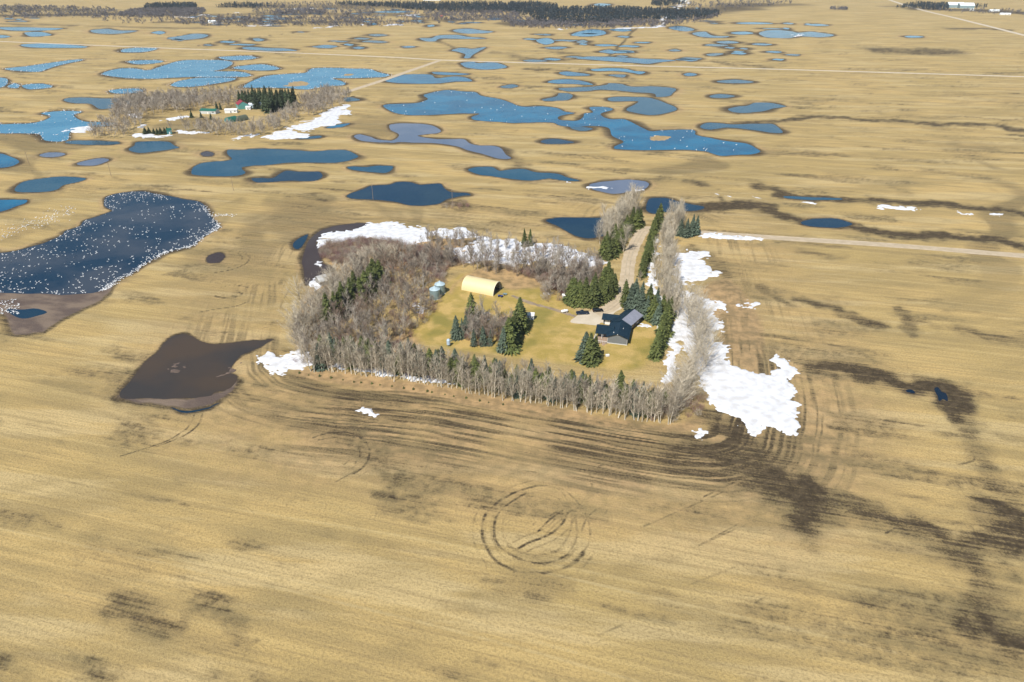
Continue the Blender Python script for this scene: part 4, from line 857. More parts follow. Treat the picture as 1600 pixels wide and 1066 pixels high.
scatter('scrub', bush_geos, [scrub_m[0], scrub_m[1], scrub_m[2]],
        fill(FULL([(505,385),(540,378),(590,375),(640,385),(680,390),(700,400),(740,412),(800,420),(870,425),(935,425),(930,450),(890,460),(850,450),(830,435),(790,424),(740,414),(700,420),(690,440),(670,430),(600,400),(540,415),(505,405)]), 1.6, 11)
        +fill(FULL([(600,400),(690,405),(690,470),(650,520),(600,555),(500,560),(500,500),(560,430)]), 3.4, 12)+fill(FULL([(725,535),(735,500),(790,500),(795,545)]), 2.6, 13)
        +fill(FULL([(480,572),(700,598),(1050,650),(1085,640),(1075,600),(1050,640),(900,620),(700,585),(490,562)]), 3.4, 14)+fill(FULL([(845,455),(870,440),(925,440),(905,465),(850,472)]), 2.8, 16)
        +fill(FULL([(1000,640),(1060,600),(1090,600),(1100,640),(1060,665),(1000,655)]), 2.6, 15)+fill(FULL([(690,320),(735,318),(735,324),(700,328)]), 4, 17), (.7, 1.25), 'low leafless brown and grey scrub round the woodlot and yard', 'scrub')
og = [(bush_geo(4.5, 2.4, 400, 20, 300)[0], bush_geo(4.5, 2.4, 400, 20, 300)[1], 0)]
for i, (px, py) in enumerate(((613,400),(621,401),(630,402),(617,405))):
    x, y = G(px, py); o = link('willow_bush', mesh_from('willow_bush', og[0][0], og[0][1], scrub_m[3]), loc=(x, y, 0)); o.scale = (1.1, 1.1, 1.1)
    o['label'] = 'orange-twigged willow bush at the top edge of the woodlot'; o['category'] = 'bush'; o['group'] = 'orange willows'
far_geos = []
for k in range(4):
    a, b_ = bare_geo(h=10, spread=.4, seed=500+k, nl=8, nt=95, up=.6, base=.15, tw=.22, tl=2.2); V, F = join(a, b_); far_geos.append((V, F, k % 2))
scatter('far_farm_trees', far_geos, [gtwig, scrub_m[1]],
        fill(V1([(700,760),(800,700),(870,690),(1000,700),(1150,700),(1300,690),(1400,680),(1500,650),(1560,610),(1400,590),(1100,610),(900,625),(820,650),(740,680)]), 6, 21)
        +fill(FULL([(300,208),(340,206),(385,206),(408,196),(440,184),(480,158),(520,145),(545,150),(545,160),(500,178),(450,194),(420,211),(380,215),(330,212)]), 5.4, 22)+fill(V1([(560,850),(640,780),(760,730),(880,750),(880,800),(800,850),(740,880),(620,880)]), 6.5, 23)
        +fill(V1([(1080,810),(1300,800),(1400,800),(1400,815),(1300,825),(1100,825)]), 7, 24)+fill(FULL([(180,165),(230,158),(300,158),(300,172),(260,178),(200,185)]), 6, 25), (.8, 1.25), 'bare grey trees sheltering the far farmstead', 'woodland')
vf = []
def clump_geo(h, w, n, seed, cone):
    g = np.random.default_rng(seed); V, F = [], []
    for i in range(n):
        t = g.random()**(1.3 if cone else .8); rr = w*((1-t) if cone else math.sqrt(max(.05, 1-t*t)))*(.5+.6*g.random()); a = g.random()*6.283
        c = np.array([rr*.6*math.cos(a), rr*.6*math.sin(a), h*t*.9]); q = h*(.16 if cone else .2)
        b = len(V)
        for j in range(3): V.append(tuple(c+g.normal(size=3)*np.array([q*.8, q*.8, q*.55])+np.array([0, 0, q*.4])))
        F.append((b, b+1, b+2))
    return np.array(V), np.array(F)
for k in range(4): vf += [(*clump_geo(9, 6, 26, 600+k, False), 0), (*clump_geo(12, 4.5, 26, 620+k, True), 1)]
def band(pts, sp, seed, dens=None): return fill(pts, sp, seed, dens)
scatter('distant_bare_woods', [v for v in vf if v[2] == 0], [mat('distant_twigs', (.155, .14, .14), .9, var=.2, scale=.05)],
        band(V1([(740,100),(800,75),(900,60),(1240,60),(1280,80),(1200,100),(900,110)]), 8, 31)+band(V1([(1050,140),(1200,125),(1600,115),(1600,165),(1300,165)]), 11, 32, .45)+band(V3([(0,120),(400,110),(700,115),(700,170),(200,165),(0,160)]), 11, 33, .47)
        +band(V3([(120,80),(260,60),(440,75),(400,95),(200,98)]), 10, 36)+band(V3([(700,20),(700,60),(0,55),(0,25)]), 17, 34, .45)+band(V4([(0,150),(200,135),(700,130),(900,135),(900,160),(700,172),(200,172),(0,168)]), 10, 35, .4)+band(V3([(1000,110),(1200,95),(1500,110),(1500,130),(1000,130)]), 11, 37, .5)
        +band(V4([(1050,20),(1600,5),(1800,20),(1500,45),(1100,50)]), 26, 38, .4)+band(V1([(560,100),(740,90),(1000,105),(1600,100),(1600,135),(1000,150),(700,150)]), 16, 90, .52)+band(V3([(700,70),(1600,75),(1600,120),(1200,150),(700,165)]), 17, 91, .52)+band(V4([(900,70),(1300,75),(1400,60),(1700,30),(1600,12),(1100,20)]), 24, 92, .5)+band(V1([(-40,50),(160,40),(640,55),(740,80),(740,110),(300,110),(-40,120)]), 14, 94, .42)+band(V3([(0,60),(300,70),(700,60),(700,100),(300,95),(0,95)]), 15, 95, .45)+band(V3([(1100,75),(1600,80),(1600,150),(1500,120),(1100,100)]), 12, 96, .4)+band(V4([(0,80),(200,130),(700,160),(880,165),(900,140),(1150,120),(1300,90),(1250,120),(900,172),(0,172)]), 11, 97, .42)+band(V5([(1000,60),(1640,70),(1640,100),(1200,80)]), 17, 93, .5)+band(V5([(390,62),(400,52),(480,52),(490,66)]), 9, 39), (.55, .95), 'low bare woods along the horizon wetlands', 'woodland')
scatter('distant_spruce_woods', [v for v in vf if v[2] == 1], [needlef, mat('hazed_distant_needles', (.026, .040, .045), .9, var=.25, scale=.03)],  # second colour: blue-grey of distance haze painted into the needles
        band(V1([(900,55),(960,35),(1200,30),(1220,55),(1000,62)]), 8, 41)+band(V3([(480,30),(800,25),(1600,28),(1600,72),(1200,78),(800,45)]), 10, 42)+band(V4([(0,25),(260,30),(300,60),(500,50),(900,65),(1250,75),(1280,100),(1150,125),(800,130),(500,150),(200,150),(100,100),(0,80)]), 9.5, 43, .3)
        +band(V4([(880,38),(900,8),(1060,5),(1060,30)]), 11, 44)+band(V5([(800,50),(960,25),(1120,35),(1100,65),(900,55)]), 11, 45)+band(V1([(1350,48),(1500,28),(1700,38),(1700,50)]), 13, 46)+band(V5([(1270,50),(1280,35),(1380,48),(1360,55)]), 18, 47), (.6, 1.0), 'dark evergreen woods in the distance near the horizon', 'woodland')

# ------------------------------------------------------------------ house
navy = mat('navy_steel_roof', (.007, .024, .038), .38, .0, var=.25, scale=.6)
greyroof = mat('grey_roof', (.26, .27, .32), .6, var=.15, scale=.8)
siding = mat('grey_siding', (.17, .18, .18), .7, var=.12, scale=1.5)
darks = mat('dark_door_shaded_wall', (.05, .055, .06), .7, var=.1, scale=1)
white = mat('white_trim', (.78, .78, .75), .5, var=.05)
wood = mat('deck_boards', (.42, .30, .21), .8, var=.3, scale=2)
glass = mat('window_glass', (.02, .03, .04), .08)
black = mat('black_rubber', (.02, .02, .02), .8)
conc = mat('concrete', (.55, .53, .48), .9, var=.15, scale=1)
hx, hy = G(*AH([(525, 620)])[0]); hx2, hy2 = G(*AH([(690, 640)])[0])
ang = math.atan2(hy2-hy, hx2-hx); Wd = math.hypot(hx2-hx, hy2-hy)
house = thing('farmhouse', 'grey farmhouse with dark navy metal roof, bent plan and two small wings', 'house', (hx, hy, 0), ang)
def roof(mb, x0, x1, y0, y1, ze, zr, axis, t=.16, halves=(1, 1), m=0):
    """gable roof slab; axis = direction of the ridge"""
    if axis == 'y':
        xm = (x0+x1)/2
        if halves[0]: mb.add([(x0, y0, ze), (xm, y0, zr), (xm, y1, zr), (x0, y1, ze), (x0, y0, ze-t), (xm, y0, zr-t), (xm, y1, zr-t), (x0, y1, ze-t)], [(0, 1, 2, 3), (7, 6, 5, 4), (0, 4, 5, 1), (3, 2, 6, 7), (0, 3, 7, 4), (1, 5, 6, 2)], m)
        if halves[1]: mb.add([(xm, y0, zr), (x1, y0, ze), (x1, y1, ze), (xm, y1, zr), (xm, y0, zr-t), (x1, y0, ze-t), (x1, y1, ze-t), (xm, y1, zr-t)], [(0, 1, 2, 3), (7, 6, 5, 4), (0, 4, 5, 1), (3, 2, 6, 7), (0, 3, 7, 4), (1, 5, 6, 2)], m)
    else:
        ym = (y0+y1)/2
        if halves[0]: mb.add([(x0, y0, ze), (x1, y0, ze), (x1, ym, zr), (x0, ym, zr), (x0, y0, ze-t), (x1, y0, ze-t), (x1, ym, zr-t), (x0, ym, zr-t)], [(0, 1, 2, 3), (7, 6, 5, 4), (0, 4, 5, 1), (3, 2, 6, 7), (0, 3, 7, 4), (1, 5, 6, 2)], m)
        if halves[1]: mb.add([(x0, ym, zr), (x1, ym, zr), (x1, y1, ze), (x0, y1, ze), (x0, ym, zr-t), (x1, ym, zr-t), (x1, y1, ze-t), (x0, y1, ze-t)], [(0, 1, 2, 3), (7, 6, 5, 4), (0, 4, 5, 1), (3, 2, 6, 7), (0, 3, 7, 4), (1, 5, 6, 2)], m)
    return mb
def window(par, x, y, z, w, h, face, fr=white):
    """face: 'f' looks to -y, 'r' to +x, 'l' to -x"""
    a, b_ = MB(), MB(); t = .06
    if face == 'f':
        for q in ((x-w/2-.08, x-w/2, z-.08, z+h+.08), (x+w/2, x+w/2+.08, z-.08, z+h+.08), (x-w/2, x+w/2, z-.08, z), (x-w/2, x+w/2, z+h, z+h+.08)): a.box(q[0], q[1], y-t, y-.002, q[2], q[3])
        b_.box(x-w/2, x+w/2, y-.03, y-.004, z, z+h)
    else:
        s = 1 if face == 'r' else -1; xa, xb = sorted((x+s*.002, x+s*t)); ga, gb = sorted((x+s*.004, x+s*.03))
        for q in ((y-w/2-.08, y-w/2, z-.08, z+h+.08), (y+w/2, y+w/2+.08, z-.08, z+h+.08), (y-w/2, y+w/2, z-.08, z), (y-w/2, y+w/2, z+h, z+h+.08)): a.box(xa, xb, q[0], q[1], q[2], q[3])
        b_.box(ga, gb, y-w/2, y+w/2, z, z+h)
    f = a.build('window', fr, par); b_.build('pane', glass, f)
ZE, ZR, L1, OH = 3.3, 5.0, 12.2, .55
# front block
w_ = MB().prism([(0, .3), (Wd, .3), (Wd, ZE-.15), (Wd/2, ZR-.22), (0, ZE-.15)], 0, L1, 'y'); w_.build('wall', siding, house)
MB().box(-.04, Wd+.04, -.04, L1, 0, .3).build('foundation', conc, house)
roof(MB(), -OH, Wd+OH, -OH, L1+1.0, ZE-.12, ZR+.05, 'y').build('roof', navy, house)
MB().box(Wd/2-.35, Wd/2+.35, -.05, -.005, 3.7, 4.2).build('gable_vent', mat('vent_grey', (.2, .2, .2)), house)
MB().cyl(Wd*.28, 1.6, 4.0, 4.65, .16, 8).build('vent_pipe', white, house)
MB().cyl(Wd*.7, 6, 4.2, 4.75, .12, 8).build('vent_pipe', white, house)
MB().box(Wd/2-.14, Wd/2+.14, -OH-.05, -OH-.005, ZR-.32, ZR-.06).build('gable_light', white, house)
for x in (-OH-.1, Wd+OH): MB().box(x, x+.1, -OH, L1+.6, ZE-.36, ZE-.2).build('gutter', navy, house)
for x in (0, Wd-.08): MB().box(x, x+.08, -.07, -.002, .3, ZE-.3).build('corner_board', white, house)
MB().box(-.05, Wd+.05, -.085, -.045, .24, .38).build('base_trim', white, house)
window(house, Wd, 3, 1.3, 1.4, 1.1, 'r'); window(house, Wd, 8, 1.3, 1.6, 1.1, 'r')
# rear block, turned clockwise; grey right slope
bend = bpy.data.objects.new('rear_block', None); C.objects.link(bend); bend.parent = house; bend.location = (Wd+.0, L1-.1, 0); bend.rotation_euler = (0, 0, R(-20))
LR = 11.0
MB().prism([(-Wd+.25, .3), (-.25, .3), (-.25, ZE-.1), (-Wd/2, ZR-.1), (-Wd+.25, ZE-.1)], -1.2, LR, 'y').build('rear_wall', darks, bend)  # wall darker than the front siding: right side's shade put into its colour
roof(MB(), -Wd-OH+.3, OH-.1, -2.4, LR+.5, ZE+.02, ZR+.12, 'y', halves=(1, 0)).build('rear_roof', navy, bend)
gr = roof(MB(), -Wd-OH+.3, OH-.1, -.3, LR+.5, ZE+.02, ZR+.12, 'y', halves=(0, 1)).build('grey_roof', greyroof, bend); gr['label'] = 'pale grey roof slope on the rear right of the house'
MB().box(-.24, OH-.12, -.28, LR+.45, ZE-.28, ZE-.16).build('gutter', navy, bend)
window(bend, -.25, 3, 1.2, 1.6, 1.2, 'r'); window(bend, -.25, 7.5, 1.2, 1.6, 1.2, 'r')
# left porch wing and back wing
MB().box(-4.2, -.02, 4.6, 9.6, .3, 2.95).build('wing_wall', siding, house)
roof(MB(), -5.4, 1.9, 2.2, 10.6, 2.85, 4.75, 'x').build('wing_roof', navy, house)
for x in (-5.0, -2.6): MB().box(x-.08, x+.08, 2.5, 2.66, .5, 3.0).build('porch_post', white, house)
MB().box(-3.1, -2.1, 4.52, 4.595, .5, 2.5).build('door', white, house)
d = MB()
for k in range(26): d.box(-5.6, -.05, -1.2+k*.22, -1.2+k*.22+.2, .38, .46)
d.box(-5.55, -.1, -1.1, 4.4, .28, .375); d.build('deck', wood, house)
rl = MB(); rl.box(-5.6, -5.5, -1.2, 4.4, 1.3, 1.38); rl.box(-5.6, -.1, -1.2, -1.1, 1.3, 1.38)
for k in range(9): rl.box(-5.58, -5.5, -1.15+k*.68, -1.07+k*.68, 0, 1.3)
for k in range(1, 8): rl.box(-5.6+k*.75, -5.52+k*.75, -1.19, -1.11, 0, 1.3)
rl.build('railing', white, house)
MB().box(-3.9, 1.4, 16.5, 20.4, .3, 2.9).build('back_wing_wall', siding, house)
roof(MB(), -4.6, 5.0, 15.3, 21.4, 2.85, 4.3, 'x').build('back_wing_roof', navy, house)
MB().box(-3.2, -1, 16.42, 16.495, .1, 2.4).build('garage_door', white, house)
for k in range(3): MB().box(-1.9+k*.0, -.7, -2.3+k*.35, -1.95+k*.35, 0, .12+.12*k).build('step', wood, house)

# ------------------------------------------------------------------ arched barn
cream = mat('cream_steel', (.72, .60, .33), .5, var=.06, scale=.4)
a0 = G(721, 453); a1 = G(769.8, 463); aa = math.atan2(a1[1]-a0[1], a1[0]-a0[0]); BL = math.hypot(a1[0]-a0[0], a1[1]-a0[1])
barn = thing('quonset_barn', 'cream arched steel barn with a dark open doorway in its right end', 'barn', (a0[0], a0[1], 0), aa)
rad = 5.0; npan = 14; pw = BL/npan
def arch(mb, x0, x1, r, r2, cy=5.0, n=18):
    vs_ = []
    for x in (x0, x1):
        for rr in (r, r2):
            for i in range(n+1):
                a = math.pi*i/n; vs_.append((x, cy-rr*math.cos(a), rr*math.sin(a)*1.04))
    m_ = n+1
    fs = [];
    for i in range(n):
        fs += [(i, i+1, 2*m_+i+1, 2*m_+i), (m_+i, 3*m_+i, 3*m_+i+1, m_+i+1), (i, m_+i, m_+i+1, i+1), (2*m_+i, 2*m_+i+1, 3*m_+i+1, 3*m_+i)]
    mb.add(vs_, fs); return mb
panel = arch(MB(), 0, pw-.06, 5.0, 4.9)
arch(panel, pw-.06, pw, 4.94, 4.86)
pm = panel.mesh('arch_panel', cream)
for k in range(npan): link('arch_panel', pm, barn, loc=(k*pw, 0, 0))
arch(MB(), BL, BL+.25, 5.06, 4.84).build('end_trim', mat('cream_trim', (.8, .72, .5)), barn)
def halfdisc(x, r, hole=None, n=18):
    mb = MB(); P = [(5-r*math.cos(math.pi*i/n), r*math.sin(math.pi*i/n)*1.04) for i in range(n+1)]
    if not hole: return mb.prism(P, x-.06, x)
    y0, y1, zt = hole
    ptsL = [p for p in P if p[0] < y0]; ptsR = [p for p in P if p[0] > y1]; ptsM = [p for p in P if y0 <= p[0] <= y1]
    def zc(y): return math.sqrt(max(0, r*r-(y-5)**2))*1.04
    mb.prism([(y0, 0)]+ptsL+[(y0, zc(y0))], x-.06, x); mb.prism([(y1, zc(y1))]+ptsR+[(y1, 0)], x-.06, x)
    mb.prism([(y0, zt), (y0, zc(y0))]+ptsM+[(y1, zc(y1)), (y1, zt)], x-.06, x); return mb
halfdisc(BL-.3, 4.84, (3.0, 8.2, 4.3)).build('end_wall', mat('grey_end_wall', (.20, .22, .21), .7, var=.2), barn)
halfdisc(.1, 4.84).build('rear_wall', cream, barn)
MB().box(.3, BL-.5, .4, 9.6, .01, .06).build('floor', mat('dirt_floor', (.1, .08, .06)), barn)
MB().box(BL-.36, BL-.3, 8.1, 8.3, 0, 4.3).build('door_post', white, barn)

# ------------------------------------------------------------------ grain bins
galv = mat('galvanised_steel', (.27, .36, .36), .5, .25, var=.2, scale=.7)
galvr = mat('bin_roof_steel', (.50, .62, .66), .5, .2, var=.12, scale=.6)
def grain_bin(px, py, r, h, label):
    x, y = G(px, py); t = thing('grain_bin', label, 'grain bin', (x, y+r*.4, 0), rnd.random(), 'grain bins')
    nr = 7; hh = h/nr
    for k in range(nr):
        MB().cyl(0, 0, k*hh+.005, k*hh+hh*.5, r, 28, r+.05, cap=False).cyl(0, 0, k*hh+hh*.5, (k+1)*hh-.005, r+.05, 28, r, cap=False).build('wall_ring', galv, t, sm=False)
    mb = MB(); n = 28; ro = r+.14
    for i in range(n):
        a, b_ = 2*math.pi*i/n, 2*math.pi*(i+1)/n; m_ = (a+b_)/2
        mb.add([(ro*math.cos(a), ro*math.sin(a), h-.06), (ro*math.cos(b_), ro*math.sin(b_), h-.06), (.35*math.cos(b_), .35*math.sin(b_), h+r*.55), (.35*math.cos(a), .35*math.sin(a), h+r*.55)], [(0, 1, 2, 3)])
        mb.add([(ro*math.cos(a), ro*math.sin(a), h-.05), (ro*math.cos(a+.025), ro*math.sin(a+.025), h-.05), (.36*math.cos(a), .36*math.sin(a), h+r*.55+.05), (ro*math.cos(a), ro*math.sin(a), h+.03)], [(0, 1, 2), (0, 2, 3)])
    mb.build('roof', galvr, t); MB().cyl(0, 0, h+r*.54, h+r*.54+.3, .42, 12, .3).build('cap', galvr, t)
    MB().box(r-.02, r+.1, -.5, .5, .5, 1.9).build('door', galvr, t)
    ld = MB()
    for k in range(12): ld.box(r*.0-.25, .25, -r-.16, -r-.12, .5+k*.38, .54+k*.38)
    ld.box(-.28, -.24, -r-.17, -r-.11, .3, h); ld.box(.24, .28, -r-.17, -r-.11, .3, h); ld.build('ladder', galv, t)
    MB().cyl(0, 0, 0, .02, r+.25, 24).build('footing', conc, t)
grain_bin(679.5, 467, 2.35, 4.6, 'front grain bin of the two, with pale conical roof'); grain_bin(687.5, 459, 2.35, 4.6, 'rear grain bin of the two, half behind the front one')

# ------------------------------------------------------------------ vehicles
def tyre(par, x, y, r=.37, w=.25):
    MB().cyl(x, r, y-w/2, y+w/2, r, 14, axis='y').build('wheel', black, par)
    MB().cyl(x, r, y-w/2-.01, y+w/2+.01, r*.55, 10, axis='y').build('rim', mat('rim', (.5, .5, .5), .3, .8), par)
def vehicle(name, label, cat, px, py, rz, paint, kind):
    x, y = G(px, py); t = thing(name, label, cat, (x, y, .06), rz)
    L, Wc = (5.6, 1.95) if kind == 'truck' else (4.7, 1.9)
    if kind == 'truck': prof = [(-.5*L, .45), (.5*L, .45), (.5*L, .95), (.47*L, 1.08), (.22*L, 1.16), (.20*L, 1.2), (-.12*L, 1.2), (-.5*L, 1.14)]
    else: prof = [(-.5*L, .4), (.5*L, .4), (.5*L, .8), (.47*L, .95), (.24*L, 1.08), (-.48*L, 1.12), (-.5*L, .9)]
    mb = MB(); n = len(prof)
    mb.add([(a, -Wc/2, z) for a, z in prof]+[(a, -Wc/2+.06, z) for a, z in prof], [])
    mb = MB().prism(prof, -Wc/2, Wc/2, 'y')
    mb.v = [(a, b_*(.93 if z > 1 else 1), z) for a, b_, z in mb.v]; b = mb.build('body', paint, t)
    if kind == 'truck': cab = [(.20*L, 1.19), (.10*L, 1.78), (-.08*L, 1.82), (-.12*L, 1.19)]
    else: cab = [(.22*L, 1.06), (.08*L, 1.62), (-.38*L, 1.64), (-.47*L, 1.1)]
    mb = MB().prism(cab, -Wc/2*.9, Wc/2*.9, 'y'); mb.v = [(a, b_*(.82 if z > 1.4 else 1), z) for a, b_, z in mb.v]; mb.build('cab_glass', glass, t)
    top = cab[1][0]-.02, cab[2][0]+.02
    MB().box(top[1], top[0], -Wc*.36, Wc*.36, cab[1][1]-.01, cab[2][1]+.05).build('cab_roof', paint, t)
    if kind == 'truck': MB().box(-.48*L, -.14*L, -.78, .78, 1.15, 1.24).build('bed_cover', black, t)
    for sx in (-.32*L, .31*L):
        for sy in (-Wc/2+.1, Wc/2-.1): tyre(t, sx, sy, .39 if kind == 'truck' else .35)
    for sy in (-.7, .7):
        MB().box(.5*L-.03, .5*L+.02, sy-.2, sy+.2, .72, .88).build('headlight', white, t)
        MB().box(-.5*L-.02, -.5*L+.03, sy-.12, sy+.12, .8, 1.0).build('tail_light', mat('red_lens', (.5, .02, .02), .3), t)
    MB().box(.5*L, .5*L+.08, -.85, .85, .42, .6).build('bumper', black, t)
navyp = mat('dark_blue_paint', (.015, .03, .06), .25, .3); blackp = mat('black_paint', (.015, .018, .02), .25, .3)
vehicle('pickup_truck', 'dark pickup truck parked on the gravel pad, left of the two vehicles', 'truck', 910, 491, R(186), navyp, 'truck')
vehicle('parked_car', 'dark car parked on the gravel pad nearest the driveway', 'car', 934, 487, R(8), blackp, 'car')
# all-terrain vehicle beside the barn
x, y = G(782, 464); q = thing('quad_bike', 'small blue quad bike standing by the open end of the arched barn', 'quad bike', (x, y, 0), R(-20)); bluep = mat('blue_plastic', (.03, .06, .25), .35)
MB().box(-.9, .9, -.25, .25, .5, .8).build('body', bluep, q); MB().box(-.6, .15, -.22, .22, .8, .98).build('seat', black, q)
for sx in (-.75, .75): MB().box(sx-.4, sx+.4, -.62, .62, .68, .76).build('fender', bluep, q)
MB().cyl(.35, 1.15, -.45, .45, .03, 6, axis='y').build('handlebar', black, q); MB().box(.3, .4, -.04, .04, .8, 1.15).build('steering_column', black, q)
for sx in (-.72, .72):
    for sy in (-.55, .55): MB().cyl(sx, .32, sy-.15, sy+.15, .32, 12, axis='y').build('wheel', black, q)
x, y = G(789, 461); q = thing('utility_trailer', 'small low utility trailer behind the quad bike', 'trailer', (x, y, 0), R(-15)); 
MB().box(-.9, .9, -.6, .6, .45, .52).build('floor', galv, q)
for b_ in ((-.9, .9, -.64, -.6), (-.9, .9, .6, .64), (-.94, -.9, -.6, .6), (.9, .94, -.6, .6)): MB().box(*b_, .45, .75).build('side_board', galv, q)
for sy in (-.72, .72): MB().cyl(0, .3, sy-.08, sy+.08, .3, 12, axis='y').build('wheel', black, q)
MB().box(-2.0, -.94, -.04, .04, .45, .5).build('drawbar', galv, q)

# ------------------------------------------------------------------ small yard things
def capsule(mb, r, l_, z, n=12):
    rings = [(-l_/2-r*.6, .3), (-l_/2-r*.35, .75), (-l_/2, 1), (l_/2, 1), (l_/2+r*.35, .75), (l_/2+r*.6, .3)]
    vs_ = [(x, r*k*math.cos(6.2832*i/n), z+r*k*math.sin(6.2832*i/n)) for x, k in rings for i in range(n)]
    fs = [(a*n+i, a*n+(i+1) % n, (a+1)*n+(i+1) % n, (a+1)*n+i) for a in range(5) for i in range(n)]+[tuple(range(n)), tuple(range(6*n-1, 5*n-1, -1))]
    return mb.add(vs_, fs)
x, y = G(882, 489); t = thing('propane_tank', 'white horizontal propane tank on the lawn left of the gravel pad', 'propane tank', (x, y, 0), R(20))
capsule(MB(), .62, 2.6, 1.0).build('tank', white, t, sm=True)
for s in (-.9, .9): MB().box(s-.1, s+.1, -.4, .4, 0, .5).build('cradle', conc, t)
MB().cyl(0, 0, 1.6, 1.85, .2, 10).build('valve_dome', white, t)
x, y = G(1028, 514); t = thing('white_barrel', 'white barrel standing beside the spruce row right of the house', 'barrel', (x, y, 0)); MB().cyl(0, 0, 0, 1.3, .55, 14).build('drum', white, t); MB().cyl(0, 0, 1.3, 1.38, .58, 14).build('lid', white, t)
x, y = G(949, 557); t = thing('fire_box', 'white box with lid standing alone on the lawn below the house', 'box', (x, y, 0), .2); MB().box(-.7, .7, -.4, .4, .15, .75).build('box', white, t); MB().box(-.75, .75, -.45, .45, .75, .85).build('lid', white, t)
for s in (-.6, .6): MB().box(s-.06, s+.06, -.35, .35, 0, .15).build('foot', black, t)
x, y = G(701, 541); t = thing('upright_tank', 'pale blue upright tank on legs at the lower left of the middle spruce clump', 'tank', (x, y, 0)); pb = mat('pale_blue_paint', (.42, .55, .68), .4, var=.1)
MB().cyl(0, 0, .9, 2.9, .75, 14).cyl(0, 0, 2.9, 3.4, .75, 14, .25).cyl(0, 0, .4, .9, .25, 14, .75).build('tank', pb, t, sm=False)
for a in range(4): MB().cyl(.6*math.cos(a*1.57+.78), .6*math.sin(a*1.57+.78), 0, 1.1, .05, 6).build('leg', galv, t)
def shed(px, py, w, l_, h, rz, wallm, roofm, label, rise=.9, name='shed', cat='shed', group=None, win=True):
    x, y = G(px, py); t = thing(name, label, cat, (x, y, 0), rz, group)
    MB().prism([(-l_/2, 0), (l_/2, 0), (l_/2, h), (0, h+rise*.93), (-l_/2, h)], -w/2, w/2).build('wall', wallm, t)
    roof(MB(), -w/2-.2, w/2+.2, -l_/2-.25, l_/2+.25, h-.03, h+rise+.08, 'x', .1).build('roof', roofm, t)
    MB().box(-.45, .45, -l_/2-.05, -l_/2-.003, 0, min(2, h*.85)).build('door', white if wallm is not white else darks, t)
    if win and w > 2.6: window(t, w*.33, -l_/2, h*.45, w*.14, h*.3, 'f')
    return t
shed(829, 498, 3.2, 2.4, 2.2, R(-10), mat('shed_grey', (.42, .46, .5)), mat('pale_roof', (.62, .62, .60), .6), 'small grey shed with pale roof tucked behind the dark spruces in the yard')
shed(882, 467, 2.0, 1.8, 2.1, R(-5), white, white, 'small white shed at the left edge of the spruce stand above the cars', .4)
for px, py, l_ in ((850, 460, 'left'), (858, 461, 'right')):
    x, y = G(px, py); t = thing('white_drum', l_+' of two white drums at the edge of the grove right of the barn', 'drum', (x, y, 0), rnd.random()*3); capsule(MB(), .4, .9, .4).build('tank', white, t, sm=True); MB().box(-.3, .3, -.3, .3, 0, .08).build('base', wood, t)
x, y = G(509, 441); t = thing('derelict_shed', 'old tumbledown shed with pale grey roof beyond the left windbreak', 'shed', (x, y, 0), R(35))
oldw = mat('weathered_wood', (.30, .28, .25), .9, var=.3); MB().prism([(-3, 0), (3, 0), (3, 2.2), (0, 4), (-3, 2.2)], -4, 4).build('wall', oldw, t)
roof(MB(), -4.3, 4.3, -3.4, 3.4, 2.2, 4.25, 'x').build('roof', mat('pale_weathered_roof', (.52, .52, .50), .8, var=.3, scale=.6), t)
MB().box(-.6, .6, -3.06, -3.003, 0, 1.9).build('door', darks, t)
x, y = G(692, 450); t = thing('plank_stack', 'pale stack of boards on the ground right of the grain bins', 'boards', (x, y, 0), -.1)
for k in range(4): MB().box(-1.5+.05*k, 1.5, -.35, .35, .06+k*.1, .15+k*.1).build('board', wood, t)
# power poles crossing the fields
pole_w = mat('pole_wood', (.25, .19, .14), .9)
pp = None
for px, py in ((46, 258), (174, 276), (365, 298), (583, 312), (707, 320)):
    x, y = G(px, py)
    if pp is None:
        pp = thing('utility_pole', 'wooden power pole in the line crossing the ponds beyond the farm', 'utility pole', (x, y, 0), R(75), 'power poles across the fields')
        MB().cyl(0, 0, 0, 10, .16, 8, .1).build('pole', pole_w, pp); MB().box(-1.1, 1.1, -.06, .06, 9.2, 9.34).build('crossarm', pole_w, pp)
        for s in (-1, 0, 1): MB().cyl(s, 0, 9.34, 9.6, .06, 8, .03).build('insulator', white, pp)
    else: copy_tree(pp, (x, y, 0), R(75), 1.0)

# ------------------------------------------------------------------ far farmstead and distant buildings
green = mat('green_steel', (.02, .13, .09), .5, var=.15); red = mat('red_roof', (.28, .03, .04), .5, var=.1); teal = mat('teal_steel', (.05, .22, .22), .5)
shed(303, 157, 11, 8, 3.2, R(10), white, mat('white_steel', (.8, .82, .85), .4), 'white-roofed building among the bare trees behind the far farmstead', 2)
shed(379, 169, 13, 10, 4.5, R(-60), mat('teal_wall', (.10, .30, .27), .6), red, 'red-roofed barn with teal wall at the far farmstead', 3.2, 'far_barn', 'barn')
shed(362, 176, 12, 6, 3, R(8), white, white, 'long low white building beside the red-roofed barn', 1)
shed(402, 168, 15, 9, 3.5, R(-15), mat('pale_blue_wall', (.45, .55, .62), .6), mat('white_steel2', (.75, .80, .86), .4), 'white-roofed farmhouse below the tall spruces at the far farmstead', 2.2, 'far_farmhouse', 'house')
shed(328, 177, 17, 8, 3, R(-8), mat('grey_wall', (.5, .52, .5)), green, 'long green-roofed shed at the far farmstead', 1.6)
shed(265, 209, 4, 5, 4, R(30), teal, green, 'small teal shed at the right end of the low spruce row on the snow', .8)
shed(389, 171, 5, 5, 2.6, R(0), white, white, 'small white hut left of the far farmhouse', .8)
